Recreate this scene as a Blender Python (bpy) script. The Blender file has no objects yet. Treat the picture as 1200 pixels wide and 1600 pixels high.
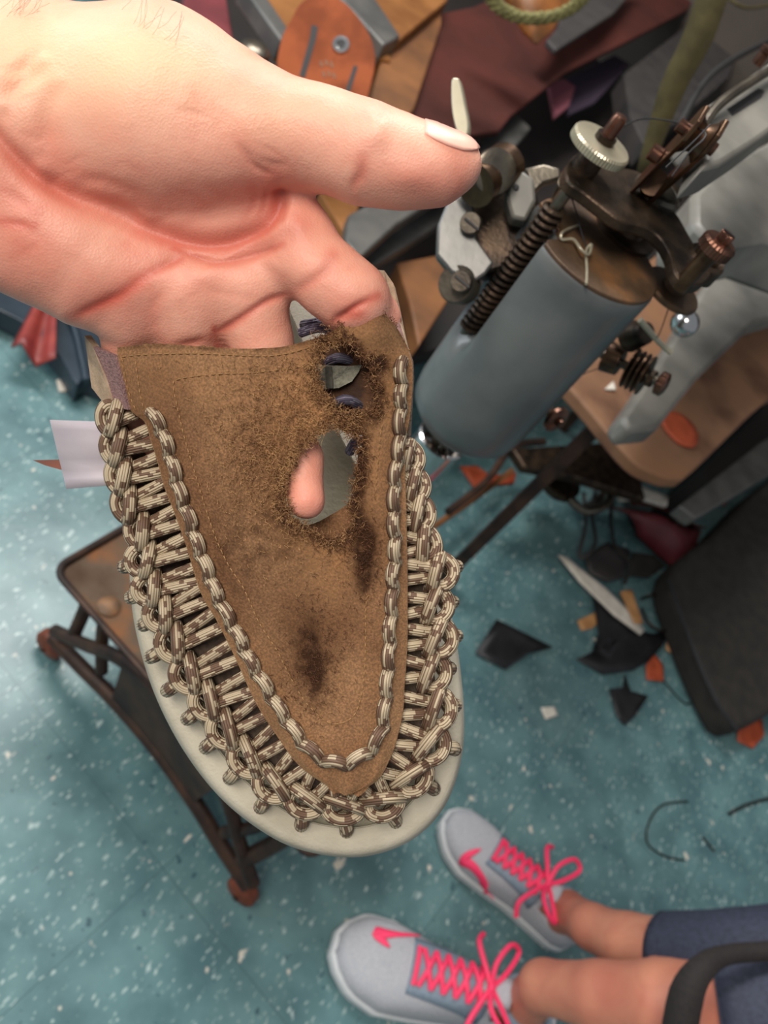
import bpy, math, random
import numpy as np
from mathutils import Vector, Matrix, noise
from mathutils.bvhtree import BVHTree
random.seed(7); RNG = np.random.default_rng(7)
S = bpy.context.scene
COL = S.collection
R = math.radians

# ------------------------------------------------------------------ camera
FPX = 1250.0                       # focal length in pixels of the 1200x1600 frame
H = 1.10                           # camera height above the floor
dn = Vector((-720, -900, -1250)).normalized()          # straight down, in camera axes
uc = -dn
yc = (Vector((0, 0, -1)) + uc * uc.z).normalized()
xc = yc.cross(uc)
ROT = Matrix((xc, yc, uc))                              # camera axes -> world axes
cam_d = bpy.data.cameras.new('camera'); cam = bpy.data.objects.new('camera', cam_d); COL.objects.link(cam)
cam.matrix_world = Matrix.Translation((0, 0, H)) @ ROT.to_4x4()
cam_d.sensor_fit = 'VERTICAL'; cam_d.sensor_height = 36; cam_d.lens = 36 * FPX / 1600
cam_d.clip_start = 0.01; cam_d.clip_end = 50
cam_d.dof.use_dof = True; cam_d.dof.focus_distance = 0.262
cam_d.dof.aperture_fstop = (cam_d.lens / 1000) / 0.0020
S.camera = cam
# ------------------------------------------------------------------ light and exposure
S.view_settings.view_transform = 'Standard'; S.view_settings.look = 'None'
S.view_settings.gamma = 1.0; S.view_settings.use_curve_mapping = False
S.view_settings.exposure = 0.0
wd = bpy.data.worlds.new('world'); S.world = wd; wd.use_nodes = True
wd.node_tree.nodes['Background'].inputs[0].default_value = (0.86, 0.92, 1.0, 1)
wd.node_tree.nodes['Background'].inputs[1].default_value = 0.30
def area(name, loc, target, size, power, color, sy=None):
    l = bpy.data.lights.new(name, 'AREA'); l.energy = power; l.color = color
    l.shape = 'RECTANGLE'; l.size = size; l.size_y = sy or size
    o = bpy.data.objects.new(name, l); COL.objects.link(o); o.location = loc
    o.rotation_euler = (Vector(target) - Vector(loc)).to_track_quat('-Z', 'Y').to_euler()
    return o
area('ceiling_lamp_light', (-0.95, 1.35, 2.5), (-0.5, 0.9, 0), 1.2, 52, (1.0, 0.98, 0.95), 0.5)
area('ceiling_lamp_light', (-0.65, -0.75, 2.5), (-0.1, 0.2, 0.8), 1.2, 42, (1.0, 0.92, 0.82), 0.5)
area('window_light', (-2.6, 0.2, 1.6), (0, 0.5, 0.5), 1.4, 30, (0.86, 0.94, 1.0), 1.1)

# ------------------------------------------------------------------ helpers
def W(px, py, d):                  # photo pixel at optical depth d -> world
    return ROT @ Vector(((px - 600) / FPX * d, -(py - 800) / FPX * d, -d)) + Vector((0, 0, H))
def F(px, py, h=0.0):              # photo pixel on the horizontal plane z = h -> world
    r = ROT @ Vector(((px - 600) / FPX, -(py - 800) / FPX, -1))
    return Vector((0, 0, H)) + r * ((h - H) / r.z)
VIEW = ROT @ Vector((0, 0, -1))
def lin(c):
    c = c / 255.0
    return c / 12.92 if c <= 0.04045 else ((c + 0.055) / 1.055) ** 2.4
def rgb(r, g, b): return (lin(r), lin(g), lin(b), 1)
def node(t, kind, **kw):
    n = t.nodes.new(kind)
    for k, v in kw.items(): setattr(n, k, v)
    return n
def mat(name, c1, c2=None, scale=40, rough=0.5, metal=0.0, bump=0.0, bscale=None, c3=None, spec=0.5, detail=5, lo=0.35, hi=0.65):
    m = bpy.data.materials.new(name); m.use_nodes = True; t = m.node_tree; b = t.nodes['Principled BSDF']
    b.inputs['Roughness'].default_value = rough; b.inputs['Metallic'].default_value = metal
    b.inputs['Specular IOR Level'].default_value = spec
    b.inputs['Base Color'].default_value = rgb(*c1)
    tc = node(t, 'ShaderNodeTexCoord')
    if c2:
        nz = node(t, 'ShaderNodeTexNoise'); nz.inputs['Scale'].default_value = scale; nz.inputs['Detail'].default_value = detail
        t.links.new(tc.outputs['Object'], nz.inputs['Vector'])
        cr = node(t, 'ShaderNodeValToRGB'); e = cr.color_ramp.elements
        e[0].position = lo; e[0].color = rgb(*c1); e[1].position = hi; e[1].color = rgb(*c2)
        if c3: x = e.new((lo + hi) / 2); x.color = rgb(*c3)
        t.links.new(nz.outputs[0], cr.inputs[0]); t.links.new(cr.outputs[0], b.inputs['Base Color'])
    if bump:
        n2 = node(t, 'ShaderNodeTexNoise'); n2.inputs['Scale'].default_value = bscale or scale * 4; n2.inputs['Detail'].default_value = 4
        t.links.new(tc.outputs['Object'], n2.inputs['Vector'])
        bp = node(t, 'ShaderNodeBump'); bp.inputs['Strength'].default_value = bump; bp.inputs['Distance'].default_value = 0.001
        t.links.new(n2.outputs[0], bp.inputs['Height']); t.links.new(bp.outputs[0], b.inputs['Normal'])
    return m
def mesh_obj(name, vf, m, parent=None, smooth=True, uv=None, attrs=None):
    v, f = vf
    v = np.asarray([tuple(p) for p in v], float) if not isinstance(v, np.ndarray) else v
    me = bpy.data.meshes.new(name); me.from_pydata(v.tolist(), [], f if isinstance(f, list) else f.tolist())
    if uv is not None:
        l = me.uv_layers.new(name='UVMap'); vi = np.empty(len(me.loops), int); me.loops.foreach_get('vertex_index', vi)
        l.data.foreach_set('uv', np.asarray(uv, float)[vi].ravel())
    for k, a in (attrs or {}).items():
        at = me.attributes.new(k, 'FLOAT', 'POINT'); at.data.foreach_set('value', np.asarray(a, float))
    me.materials.append(m)
    if smooth: me.polygons.foreach_set('use_smooth', [True] * len(me.polygons))
    me.update()
    o = bpy.data.objects.new(name, me); COL.objects.link(o)
    if parent: o.parent = parent; o.matrix_parent_inverse = parent.matrix_basis.inverted()
    return o
def tag(o, label=None, cat=None, group=None, kind=None):
    if label: o['label'] = label
    if cat: o['category'] = cat
    if group: o['group'] = group
    if kind: o['kind'] = kind
    return o
def thing(name, loc, label, cat, group=None):
    o = bpy.data.objects.new(name, None); COL.objects.link(o); o.location = loc; o.empty_display_size = 0.02
    return tag(o, label, cat, group)
def sharp(o, ang=35):
    o.data.set_sharp_from_angle(angle=R(ang)); return o
def solid(o, th, off=0.0):
    m = o.modifiers.new('thickness', 'SOLIDIFY'); m.thickness = th; m.offset = off; return o
def bevel(o, w, seg=2):
    m = o.modifiers.new('bevel', 'BEVEL'); m.width = w; m.segments = seg; m.limit_method = 'ANGLE'; m.angle_limit = R(35); return o
def crom(P, n=6, closed=False):    # Catmull-Rom resampling of a list of tuples
    P = [np.array(p, float) for p in P]; out = []; N = len(P); last = N if closed else N - 1
    for i in range(last):
        if closed: a, b, c, d = P[(i - 1) % N], P[i], P[(i + 1) % N], P[(i + 2) % N]
        else: a, b, c, d = P[max(i - 1, 0)], P[i], P[i + 1], P[min(i + 2, N - 1)]
        for k in range(n):
            t = k / n
            out.append(0.5 * ((2 * b) + (c - a) * t + (2 * a - 5 * b + 4 * c - d) * t * t + (3 * b - a - 3 * c + d) * t ** 3))
    if not closed: out.append(P[-1])
    return out
class MB:                          # collects several shapes into ONE mesh
    def __init__(s): s.v = []; s.f = []; s.uv = []
    def add(s, v, f, uv=None):
        o = len(s.v); s.v += [tuple(p) for p in v]; s.f += [tuple(i + o for i in q) for q in f]
        s.uv += list(uv) if uv is not None else [(0, 0)] * len(v); return s
    def tube(s, P, r, n=8, res=5, closed=False, flat=1.0, caps=True):
        P = [Vector(p) for p in crom([tuple(p) for p in P], res, closed)] if res > 1 else [Vector(p) for p in P]
        N = len(P); rs = r if callable(r) else (lambda t: r)
        T = []
        for i in range(N):
            a = P[(i - 1) % N] if closed else P[max(i - 1, 0)]; b = P[(i + 1) % N] if closed else P[min(i + 1, N - 1)]
            T.append((b - a).normalized())
        up = Vector((0, 0, 1)) if abs(T[0].z) < 0.9 else Vector((1, 0, 0))
        nrm = (up - T[0] * up.dot(T[0])).normalized(); V = []; UV = []; L = 0
        off0 = random.random() * 0.05
        for i in range(N):
            nrm = (nrm - T[i] * nrm.dot(T[i])).normalized(); bi = T[i].cross(nrm)
            if i: L += (P[i] - P[i - 1]).length
            rr = rs(i / max(1, N - 1))
            for k in range(n):
                a = 2 * math.pi * k / n
                V.append(P[i] + nrm * math.cos(a) * rr * flat + bi * math.sin(a) * rr); UV.append((abs(2 * k / n - 1), L + off0))
        Fc = []
        for i in range(N if closed else N - 1):
            j = (i + 1) % N
            for k in range(n): Fc.append((i * n + k, i * n + (k + 1) % n, j * n + (k + 1) % n, j * n + k))
        if caps and not closed: Fc += [tuple(reversed(range(n))), tuple((N - 1) * n + k for k in range(n))]
        return s.add(V, Fc, UV)
    def cyl(s, a, b, r, r2=None, n=28, knurl=0, kd=0.0):
        return s.lathe(a, Vector(b) - Vector(a), [(r, 0), (r2 or r, 1)], n, rel=True, knurl=knurl, kd=kd)
    def lathe(s, o, axis, prof, n=28, rel=False, knurl=0, kd=0.0, caps=True):
        o = Vector(o); A = Vector(axis); L = A.length if rel else 1.0; A = A.normalized()
        u = A.orthogonal().normalized(); w = A.cross(u); V = []
        if knurl: n = knurl * 2
        for (r, h) in prof:
            for k in range(n):
                a = 2 * math.pi * k / n; rr = r - (kd if knurl and k % 2 and r > kd * 3 else 0)
                V.append(o + A * h * L + (u * math.cos(a) + w * math.sin(a)) * rr)
        Fc = []
        for i in range(len(prof) - 1):
            for k in range(n): Fc.append((i * n + k, i * n + (k + 1) % n, (i + 1) * n + (k + 1) % n, (i + 1) * n + k))
        if caps: Fc += [tuple(reversed(range(n))), tuple((len(prof) - 1) * n + k for k in range(n))]
        return s.add(V, Fc)
    def box(s, c, ax, ay, az):     # centre and three half-extent vectors
        c = Vector(c); ax, ay, az = Vector(ax), Vector(ay), Vector(az)
        V = [c + ax * i + ay * j + az * k for i in (-1, 1) for j in (-1, 1) for k in (-1, 1)]
        return s.add(V, [(0, 1, 3, 2), (4, 6, 7, 5), (0, 4, 5, 1), (2, 3, 7, 6), (0, 2, 6, 4), (1, 5, 7, 3)])
    def prism(s, P, vec):
        P = [Vector(p) for p in P]; vec = Vector(vec); n = len(P)
        nn = sum(((P[i] - P[0]).cross(P[(i + 1) % n] - P[0]) for i in range(n)), Vector())
        if nn.dot(vec) > 0: P.reverse()
        V = P + [p + vec for p in P]
        return s.add(V, [tuple(range(n)), tuple(reversed(range(n, 2 * n)))] + [(i, i + n, (i + 1) % n + n, (i + 1) % n) for i in range(n)])
    def ball(s, c, r, sq=(1, 1, 1), n=14):
        c = Vector(c); V = []; Fc = []
        for i in range(n + 1):
            t = math.pi * i / n
            for k in range(2 * n):
                a = math.pi * k / n
                V.append(c + Vector((math.sin(t) * math.cos(a) * sq[0], math.sin(t) * math.sin(a) * sq[1], math.cos(t) * sq[2])) * r)
        for i in range(n):
            for k in range(2 * n): Fc.append((i * 2 * n + k, (i + 1) * 2 * n + k, (i + 1) * 2 * n + (k + 1) % (2 * n), i * 2 * n + (k + 1) % (2 * n)))
        return s.add(V, Fc)
    def obj(s, name, m, parent=None, smooth=True, ang=35):
        o = mesh_obj(name, (s.v, s.f), m, parent, smooth, s.uv)
        if smooth: sharp(o, ang)
        return o
def FP(poly, h): return [F(x, y, h) for x, y in poly]
def slab(name, poly, h, th, m, parent=None, bev=0.003, smooth_poly=0):
    if smooth_poly: poly = [tuple(p) for p in crom(poly, smooth_poly, True)]
    o = MB().prism(FP(poly, h), (0, 0, -th)).obj(name, m, parent)
    if bev: bevel(o, bev)
    return o
Z = Vector((0, 0, 1))

# ------------------------------------------------------------------ materials
def floor_mat():
    m = bpy.data.materials.new('floor_tile'); m.use_nodes = True; t = m.node_tree; b = t.nodes['Principled BSDF']
    tc = node(t, 'ShaderNodeTexCoord'); L = t.links.new
    def nz(scale, det=3, vec=None):
        n = node(t, 'ShaderNodeTexNoise'); n.inputs['Scale'].default_value = scale; n.inputs['Detail'].default_value = det
        L(vec or tc.outputs['Object'], n.inputs['Vector']); return n.outputs[0]
    def ramp(src, stops):
        r = node(t, 'ShaderNodeValToRGB'); e = r.color_ramp.elements
        e[0].position, e[0].color = stops[0]; e[1].position, e[1].color = stops[-1]
        for p, c in stops[1:-1]: x = e.new(p); x.color = c
        L(src, r.inputs[0]); return r.outputs[0]
    def mix(f, a, bb):
        x = node(t, 'ShaderNodeMix', data_type='RGBA'); L(f, x.inputs[0]); L(a, x.inputs[6])
        if isinstance(bb, tuple): x.inputs[7].default_value = bb
        else: L(bb, x.inputs[7])
        return x.outputs[2]
    mp = node(t, 'ShaderNodeMapping'); mp.inputs['Rotation'].default_value = (0, 0, R(12)); L(tc.outputs['Object'], mp.inputs['Vector'])
    base = ramp(nz(14, 6), [(0.35, rgb(74, 106, 110)), (0.65, rgb(100, 134, 136))])
    W0, B0 = (1, 1, 1, 1), (0, 0, 0, 1)
    # stretched chips in two directions
    for (rot, sc, th, col) in ((12, (135, 55, 1), 0.668, rgb(158, 178, 176)), (102, (150, 60, 1), 0.678, rgb(150, 172, 170)), (60, (60, 60, 1), 0.70, rgb(58, 88, 96)), (40, (50, 36, 1), 0.725, rgb(206, 200, 184))):
        mm = node(t, 'ShaderNodeMapping'); mm.inputs['Rotation'].default_value = (0, 0, R(rot)); mm.inputs['Scale'].default_value = sc; mm.inputs['Location'].default_value = (rot, rot * 2, 0)
        L(tc.outputs['Object'], mm.inputs['Vector'])
        n = nz(1.0, 2, mm.outputs[0])
        base = mix(ramp(n, [(th - 0.03, B0), (th + 0.02, W0)]), base, col)
    br = node(t, 'ShaderNodeTexBrick'); br.offset = 0; br.inputs['Scale'].default_value = 1.0; br.inputs['Mortar Size'].default_value = 0.0007
    br.inputs['Brick Width'].default_value = 0.305; br.inputs['Row Height'].default_value = 0.305; br.inputs['Mortar Smooth'].default_value = 0.3
    L(mp.outputs[0], br.inputs['Vector'])
    base = mix(br.outputs['Fac'], base, rgb(66, 94, 98))
    dirt = ramp(nz(3.5, 8), [(0.50, B0), (0.85, (0.45, 0.45, 0.45, 1))])
    base = mix(dirt, base, rgb(70, 80, 76))
    L(base, b.inputs['Base Color'])
    L(ramp(nz(8, 5), [(0.3, (0.28,) * 3 + (1,)), (0.7, (0.42,) * 3 + (1,))]), b.inputs['Roughness'])
    bp = node(t, 'ShaderNodeBump'); bp.inputs['Strength'].default_value = 0.25; bp.inputs['Distance'].default_value = 0.002
    L(nz(25, 3), bp.inputs['Height']); L(bp.outputs[0], b.inputs['Normal'])
    return m
def skin_mat(name, light, mid, red, sc=1.0):
    m = bpy.data.materials.new(name); m.use_nodes = True; t = m.node_tree; b = t.nodes['Principled BSDF']; L = t.links.new
    tc = node(t, 'ShaderNodeTexCoord')
    n = node(t, 'ShaderNodeTexNoise'); n.inputs['Scale'].default_value = 38 * sc; n.inputs['Detail'].default_value = 6; n.inputs['Distortion'].default_value = 0.6
    L(tc.outputs['Object'], n.inputs['Vector'])
    r = node(t, 'ShaderNodeValToRGB'); e = r.color_ramp.elements; e[0].position = 0.32; e[0].color = rgb(*light); e[1].position = 0.7; e[1].color = rgb(*mid)
    L(n.outputs[0], r.inputs[0])
    at = node(t, 'ShaderNodeAttribute', attribute_name='red')
    mx = node(t, 'ShaderNodeMix', data_type='RGBA'); L(at.outputs['Fac'], mx.inputs[0]); L(r.outputs[0], mx.inputs[6]); mx.inputs[7].default_value = rgb(*red)
    ay = node(t, 'ShaderNodeAttribute', attribute_name='yellow')
    my = node(t, 'ShaderNodeMix', data_type='RGBA'); L(ay.outputs['Fac'], my.inputs[0]); L(mx.outputs[2], my.inputs[6]); my.inputs[7].default_value = rgb(240, 198, 158)
    L(my.outputs[2], b.inputs['Base Color'])
    b.inputs['Roughness'].default_value = 0.48; b.inputs['Specular IOR Level'].default_value = 0.35
    b.inputs['Subsurface Weight'].default_value = 0.22; b.inputs['Subsurface Radius'].default_value = (1, 0.35, 0.2); b.inputs['Subsurface Scale'].default_value = 0.004
    v = node(t, 'ShaderNodeTexVoronoi'); v.inputs['Scale'].default_value = 1400 * sc; L(tc.outputs['Object'], v.inputs['Vector'])
    n2 = node(t, 'ShaderNodeTexNoise'); n2.inputs['Scale'].default_value = 420 * sc; n2.inputs['Detail'].default_value = 5; L(tc.outputs['Object'], n2.inputs['Vector'])
    ad = node(t, 'ShaderNodeMath', operation='ADD'); L(v.outputs[0], ad.inputs[0]); L(n2.outputs[0], ad.inputs[1])
    bp = node(t, 'ShaderNodeBump'); bp.inputs['Strength'].default_value = 0.22; bp.inputs['Distance'].default_value = 0.0004
    L(ad.outputs[0], bp.inputs['Height']); L(bp.outputs[0], b.inputs['Normal'])
    return m
def cord_mat(name, cream, brown, dark):
    m = bpy.data.materials.new(name); m.use_nodes = True; t = m.node_tree; b = t.nodes['Principled BSDF']; L = t.links.new
    uv = node(t, 'ShaderNodeTexCoord'); sp = node(t, 'ShaderNodeSeparateXYZ'); L(uv.outputs['UV'], sp.inputs[0])
    def math_(op, a, bb=None):
        x = node(t, 'ShaderNodeMath', operation=op)
        for i, q in enumerate((a, bb)):
            if q is None: continue
            if isinstance(q, (int, float)): x.inputs[i].default_value = q
            else: L(q, x.inputs[i])
        return x.outputs[0]
    su = math_('MULTIPLY', sp.outputs[0], 7.0)                    # lengthwise strands
    idx = math_('FLOOR', su); fr = math_('FRACT', su)
    vv = math_('MULTIPLY', sp.outputs[1], 620.0)
    ph = math_('ADD', vv, math_('MULTIPLY', idx, 0.5)); seg = math_('FLOOR', ph); fv = math_('FRACT', ph)
    cb = node(t, 'ShaderNodeCombineXYZ'); L(idx, cb.inputs[0]); L(seg, cb.inputs[1])
    wn = node(t, 'ShaderNodeTexWhiteNoise'); L(cb.outputs[0], wn.inputs['Vector'])
    cb2 = node(t, 'ShaderNodeCombineXYZ'); L(math_('MULTIPLY', sp.outputs[1], 90.0), cb2.inputs[0]); L(math_('MULTIPLY', idx, 0.6), cb2.inputs[1])
    n = node(t, 'ShaderNodeTexNoise'); n.inputs['Scale'].default_value = 1.0; n.inputs['Detail'].default_value = 1; L(cb2.outputs[0], n.inputs['Vector'])
    isb = math_('GREATER_THAN', math_('ADD', n.outputs[0], math_('MULTIPLY', wn.outputs['Value'], 0.5)), 0.77)
    mx = node(t, 'ShaderNodeMix', data_type='RGBA'); L(isb, mx.inputs[0]); mx.inputs[6].default_value = rgb(*cream); mx.inputs[7].default_value = rgb(*brown)
    edge = math_('MULTIPLY', math_('LESS_THAN', fr, 0.24), 0.75)
    m2 = node(t, 'ShaderNodeMix', data_type='RGBA'); L(math_('MINIMUM', edge, 0.7), m2.inputs[0]); L(mx.outputs[2], m2.inputs[6]); m2.inputs[7].default_value = rgb(*dark)
    L(m2.outputs[2], b.inputs['Base Color']); b.inputs['Roughness'].default_value = 0.6; b.inputs['Specular IOR Level'].default_value = 0.4
    bp = node(t, 'ShaderNodeBump'); bp.inputs['Strength'].default_value = 0.6; bp.inputs['Distance'].default_value = 0.0004
    L(math_('SINE', math_('MULTIPLY', fr, 3.1416)), bp.inputs['Height']); L(bp.outputs[0], b.inputs['Normal'])
    return m
def suede_mat():
    m = bpy.data.materials.new('brown_suede'); m.use_nodes = True; t = m.node_tree; b = t.nodes['Principled BSDF']; L = t.links.new
    tc = node(t, 'ShaderNodeTexCoord')
    def nz(s, d): 
        n = node(t, 'ShaderNodeTexNoise'); n.inputs['Scale'].default_value = s; n.inputs['Detail'].default_value = d; L(tc.outputs['Object'], n.inputs['Vector']); return n.outputs[0]
    def ramp(src, a, ca, bb, cb):
        r = node(t, 'ShaderNodeValToRGB'); e = r.color_ramp.elements; e[0].position = a; e[0].color = ca; e[1].position = bb; e[1].color = cb; L(src, r.inputs[0]); return r.outputs[0]
    base = ramp(nz(32, 8), 0.3, rgb(112, 79, 56), 0.72, rgb(158, 120, 87))
    fine = ramp(nz(1500, 3), 0.40, (0.55, 0.55, 0.55, 1), 0.66, (1.25, 1.2, 1.1, 1))
    mm = node(t, 'ShaderNodeMix', data_type='RGBA', blend_type='MULTIPLY'); mm.inputs[0].default_value = 0.75; L(base, mm.inputs[6]); L(fine, mm.inputs[7])
    for nm, c in (('fray', rgb(172, 126, 84)), ('wear', rgb(46, 24, 14))):
        at = node(t, 'ShaderNodeAttribute', attribute_name=nm)
        mx = node(t, 'ShaderNodeMix', data_type='RGBA'); L(at.outputs['Fac'], mx.inputs[0]); L(mm.outputs[2], mx.inputs[6]); mx.inputs[7].default_value = c; mm = mx
    L(mm.outputs[2], b.inputs['Base Color']); b.inputs['Roughness'].default_value = 0.95; b.inputs['Specular IOR Level'].default_value = 0.15
    b.inputs['Sheen Weight'].default_value = 0.35; b.inputs['Sheen Tint'].default_value = rgb(220, 180, 130); b.inputs['Sheen Roughness'].default_value = 0.6
    bp = node(t, 'ShaderNodeBump'); bp.inputs['Strength'].default_value = 0.6; bp.inputs['Distance'].default_value = 0.0006
    L(nz(900, 5), bp.inputs['Height']); L(bp.outputs[0], b.inputs['Normal'])
    return m
M = dict(
    floor=floor_mat(), skin=skin_mat('hand_skin', (236, 178, 154), (222, 146, 124), (190, 84, 68)),
    legskin=skin_mat('leg_skin', (206, 140, 112), (190, 120, 98), (176, 98, 82), 0.7),
    nail=mat('thumbnail', (238, 182, 164), rough=0.35),
    cord=cord_mat('paracord', (184, 166, 138), (108, 82, 64), (66, 50, 38)),
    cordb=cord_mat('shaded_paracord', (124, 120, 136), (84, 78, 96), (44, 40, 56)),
    suede=suede_mat(),
    sole=mat('foam_sole', (166, 158, 140), (184, 176, 158), 60, 0.75, bump=0.25, bscale=900),
    footbed=mat('footbed', (138, 132, 110), (160, 152, 130), 40, 0.7, bump=0.3, bscale=500),
    thread=mat('thread', (150, 112, 70), rough=0.8), fibre=mat('fibre', (176, 134, 88), (126, 88, 54), 300, 0.9),
    darkfibre=mat('dark_fibre', (70, 40, 24), (104, 66, 36), 300, 0.9),
    elastic=mat('elastic', (122, 92, 92), (146, 114, 110), 900, 0.8, bump=0.8, bscale=1500),
    lining=mat('grey_webbing', (120, 118, 104), (146, 144, 128), 800, 0.8, bump=0.6, bscale=1400),
    taupe=mat('taupe_collar', (150, 128, 106), (170, 148, 124), 200, 0.9, bump=0.4, bscale=900),
    enamel=mat('blue_grey_enamel', (86, 90, 91), (108, 110, 109), 18, 0.32, 0.15, bump=0.12, bscale=160, spec=0.6),
    enamel2=mat('pale_grey_enamel', (104, 102, 96), (136, 132, 124), 16, 0.45, 0.1, bump=0.15, bscale=120),
    oldsteel=mat('old_steel', (92, 86, 78), (126, 118, 104), 50, 0.35, 0.85, bump=0.2, bscale=400),
    darksteel=mat('dark_oiled_steel', (40, 33, 28), (84, 68, 54), 60, 0.4, 0.75, bump=0.3, bscale=400),
    rust=mat('rusted_plate', (74, 56, 42), (132, 92, 58), 30, 0.55, 0.35, c3=(96, 74, 54), bump=0.4, bscale=300),
    bronze=mat('bronze', (112, 86, 64), (76, 58, 46), 80, 0.32, 0.9), copper=mat('coppery_knob', (122, 86, 70), (84, 60, 50), 90, 0.3, 0.9),
    nickel=mat('worn_nickel', (190, 182, 158), (168, 160, 138), 60, 0.3, 0.55), chrome=mat('chrome', (200, 198, 196), rough=0.15, metal=1.0),
    black=mat('black_thread', (18, 16, 16), rough=0.6),
    shelf=mat('rusty_shelf', (66, 46, 32), (130, 82, 46), 16, 0.72, 0.0, spec=.2, c3=(88, 72, 58), bump=0.5, bscale=220, detail=8, lo=0.3, hi=0.72),
    iron=mat('cast_iron', (42, 34, 32), (78, 56, 44), 25, 0.55, 0.5, bump=0.4, bscale=150),
    caster=mat('brown_caster', (120, 58, 34), (86, 44, 28), 60, 0.5),
    wood=mat('amber_wood', (112, 70, 34), (142, 94, 50), 12, 0.6, spec=.25, bump=0.2, bscale=90),
    wood2=mat('dark_amber_wood', (92, 58, 30), (128, 82, 44), 12, 0.55, bump=0.2, bscale=90),
    board=mat('worn_board', (96, 64, 44), (136, 96, 66), 10, 0.7, bump=0.3, bscale=90, c3=(128, 92, 66)),
    leather=mat('orange_leather', (146, 76, 44), (116, 58, 32), 25, 0.75, bump=0.2, bscale=300, spec=.15),
    redleather=mat('oxblood_leather', (82, 42, 36), (60, 32, 28), 6, 0.7, bump=0.2, bscale=200, spec=.15),
    maroon=mat('maroon_leather', (122, 50, 54), (92, 34, 40), 10, 0.5, bump=0.2, bscale=200),
    redcloth=mat('red_leather', (150, 62, 54), (120, 44, 42), 20, 0.45),
    blackleather=mat('black_leather', (22, 22, 24), (34, 33, 35), 30, 0.5, bump=0.3, bscale=200),
    bag=mat('dark_olive_bag', (30, 27, 24), (42, 38, 33), 40, 0.85, bump=0.4, bscale=500),
    navy=mat('dark_blue_vinyl', (32, 44, 54), (44, 58, 70), 14, 0.35, bump=0.2, bscale=40),
    grey=mat('grey_metal', (84, 84, 82), (106, 104, 100), 20, 0.45, 0.4), darkgrey=mat('dark_grey', (48, 46, 46), (62, 58, 56), 20, 0.6),
    dark=mat('dark_bench', (22, 17, 15), (34, 26, 22), 8, 0.7), tan=mat('tan_leather', (196, 146, 94), (176, 124, 76), 40, 0.6),
    orange=mat('orange_scrap', (180, 80, 44), (158, 66, 36), 40, 0.6), cream=mat('cream_leather', (224, 216, 202), (206, 198, 184), 60, 0.6),
    olive=mat('olive_webbing', (92, 82, 48), (74, 66, 38), 60, 0.8, bump=0.5, bscale=600), amber=mat('amber_glaze', (150, 92, 44), (96, 60, 30), 30, 0.3),
    braid=mat('olive_braid', (150, 146, 96), (112, 108, 66), 200, 0.8), paper=mat('lavender_paper', (178, 170, 176), (168, 160, 168), 60, 0.7),
    mesh=mat('grey_knit', (160, 164, 172), (184, 184, 188), 500, 0.8, bump=0.4, bscale=900), mesh2=mat('blue_grey_overlay', (120, 136, 152), (134, 150, 164), 300, 0.55, bump=0.2, bscale=700),
    outsole=mat('white_midsole', (214, 216, 218), rough=0.6), pink=mat('neon_pink', (255, 62, 110), rough=0.6),
    leggings=mat('navy_leggings', (42, 46, 62), (54, 58, 76), 200, 0.75, bump=0.2, bscale=500), strap=mat('black_webbing', (24, 20, 20), (34, 28, 26), 300, 0.8, bump=0.3, bscale=600),
    wall=mat('dim_wall', (70, 62, 56), (84, 74, 66), 3, 0.8),
)

# ------------------------------------------------------------------ the setting
o = MB().prism([(-3, -2, 0), (3.2, -2, 0), (3.2, 2.8, 0), (-3, 2.8, 0)], (0, 0, -0.05)).obj('floor', M['floor']); tag(o, kind='structure')
o = MB().prism([(-3, 2.8, 0), (3.2, 2.8, 0), (3.2, 2.9, 0), (-3, 2.9, 0)], (0, 0, 2.6)).obj('wall_back', M['wall']); tag(o, kind='structure')

# ------------------------------------------------------------------ hand (one continuous surface grown from a distance field)
def cam3(px, py, d): return np.array([(px - 600) / FPX * d, -(py - 800) / FPX * d, -d])
def surface_nets(f, org, h):
    nx, ny, nz = f.shape; s = f < 0
    c = np.zeros((nx - 1, ny - 1, nz - 1), int)
    for i in (0, 1):
        for j in (0, 1):
            for k in (0, 1): c += s[i:nx - 1 + i, j:ny - 1 + j, k:nz - 1 + k]
    act = (c > 0) & (c < 8); idx = -np.ones(act.shape, int); A = np.argwhere(act); idx[tuple(A.T)] = np.arange(len(A))
    acc = np.zeros((len(A), 3)); cnt = np.zeros(len(A))
    cor = [(i, j, k) for i in (0, 1) for j in (0, 1) for k in (0, 1)]
    for a in cor:
        for ax in range(3):
            if a[ax]: continue
            b = list(a); b[ax] = 1
            fa = f[A[:, 0] + a[0], A[:, 1] + a[1], A[:, 2] + a[2]]; fb = f[A[:, 0] + b[0], A[:, 1] + b[1], A[:, 2] + b[2]]
            m = (fa < 0) != (fb < 0); t = np.where(m, fa / np.where(m, fa - fb, 1), 0)
            p = A + np.array(a, float); p = p.astype(float); p[:, ax] += t
            acc[m] += p[m]; cnt[m] += 1
    V = acc / cnt[:, None] * h + org; Fs = []
    for ax in range(3):
        u, v = [(1, 2), (2, 0), (0, 1)][ax]
        sl0 = [slice(None)] * 3; sl1 = [slice(None)] * 3; sl0[ax] = slice(0, -1); sl1[ax] = slice(1, None)
        e = s[tuple(sl0)] != s[tuple(sl1)]; E = np.argwhere(e)
        E = E[(E[:, u] > 0) & (E[:, v] > 0) & (E[:, u] < f.shape[u] - 1) & (E[:, v] < f.shape[v] - 1)]
        def at(du, dv):
            q = E.copy(); q[:, u] -= du; q[:, v] -= dv; return idx[tuple(q.T)]
        Q = np.stack([at(1, 1), at(0, 1), at(0, 0), at(1, 0)], 1); fl = ~s[tuple(E.T)]
        Q[fl] = Q[fl][:, ::-1]; Fs.append(Q)
    return V, np.concatenate(Fs)
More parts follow.
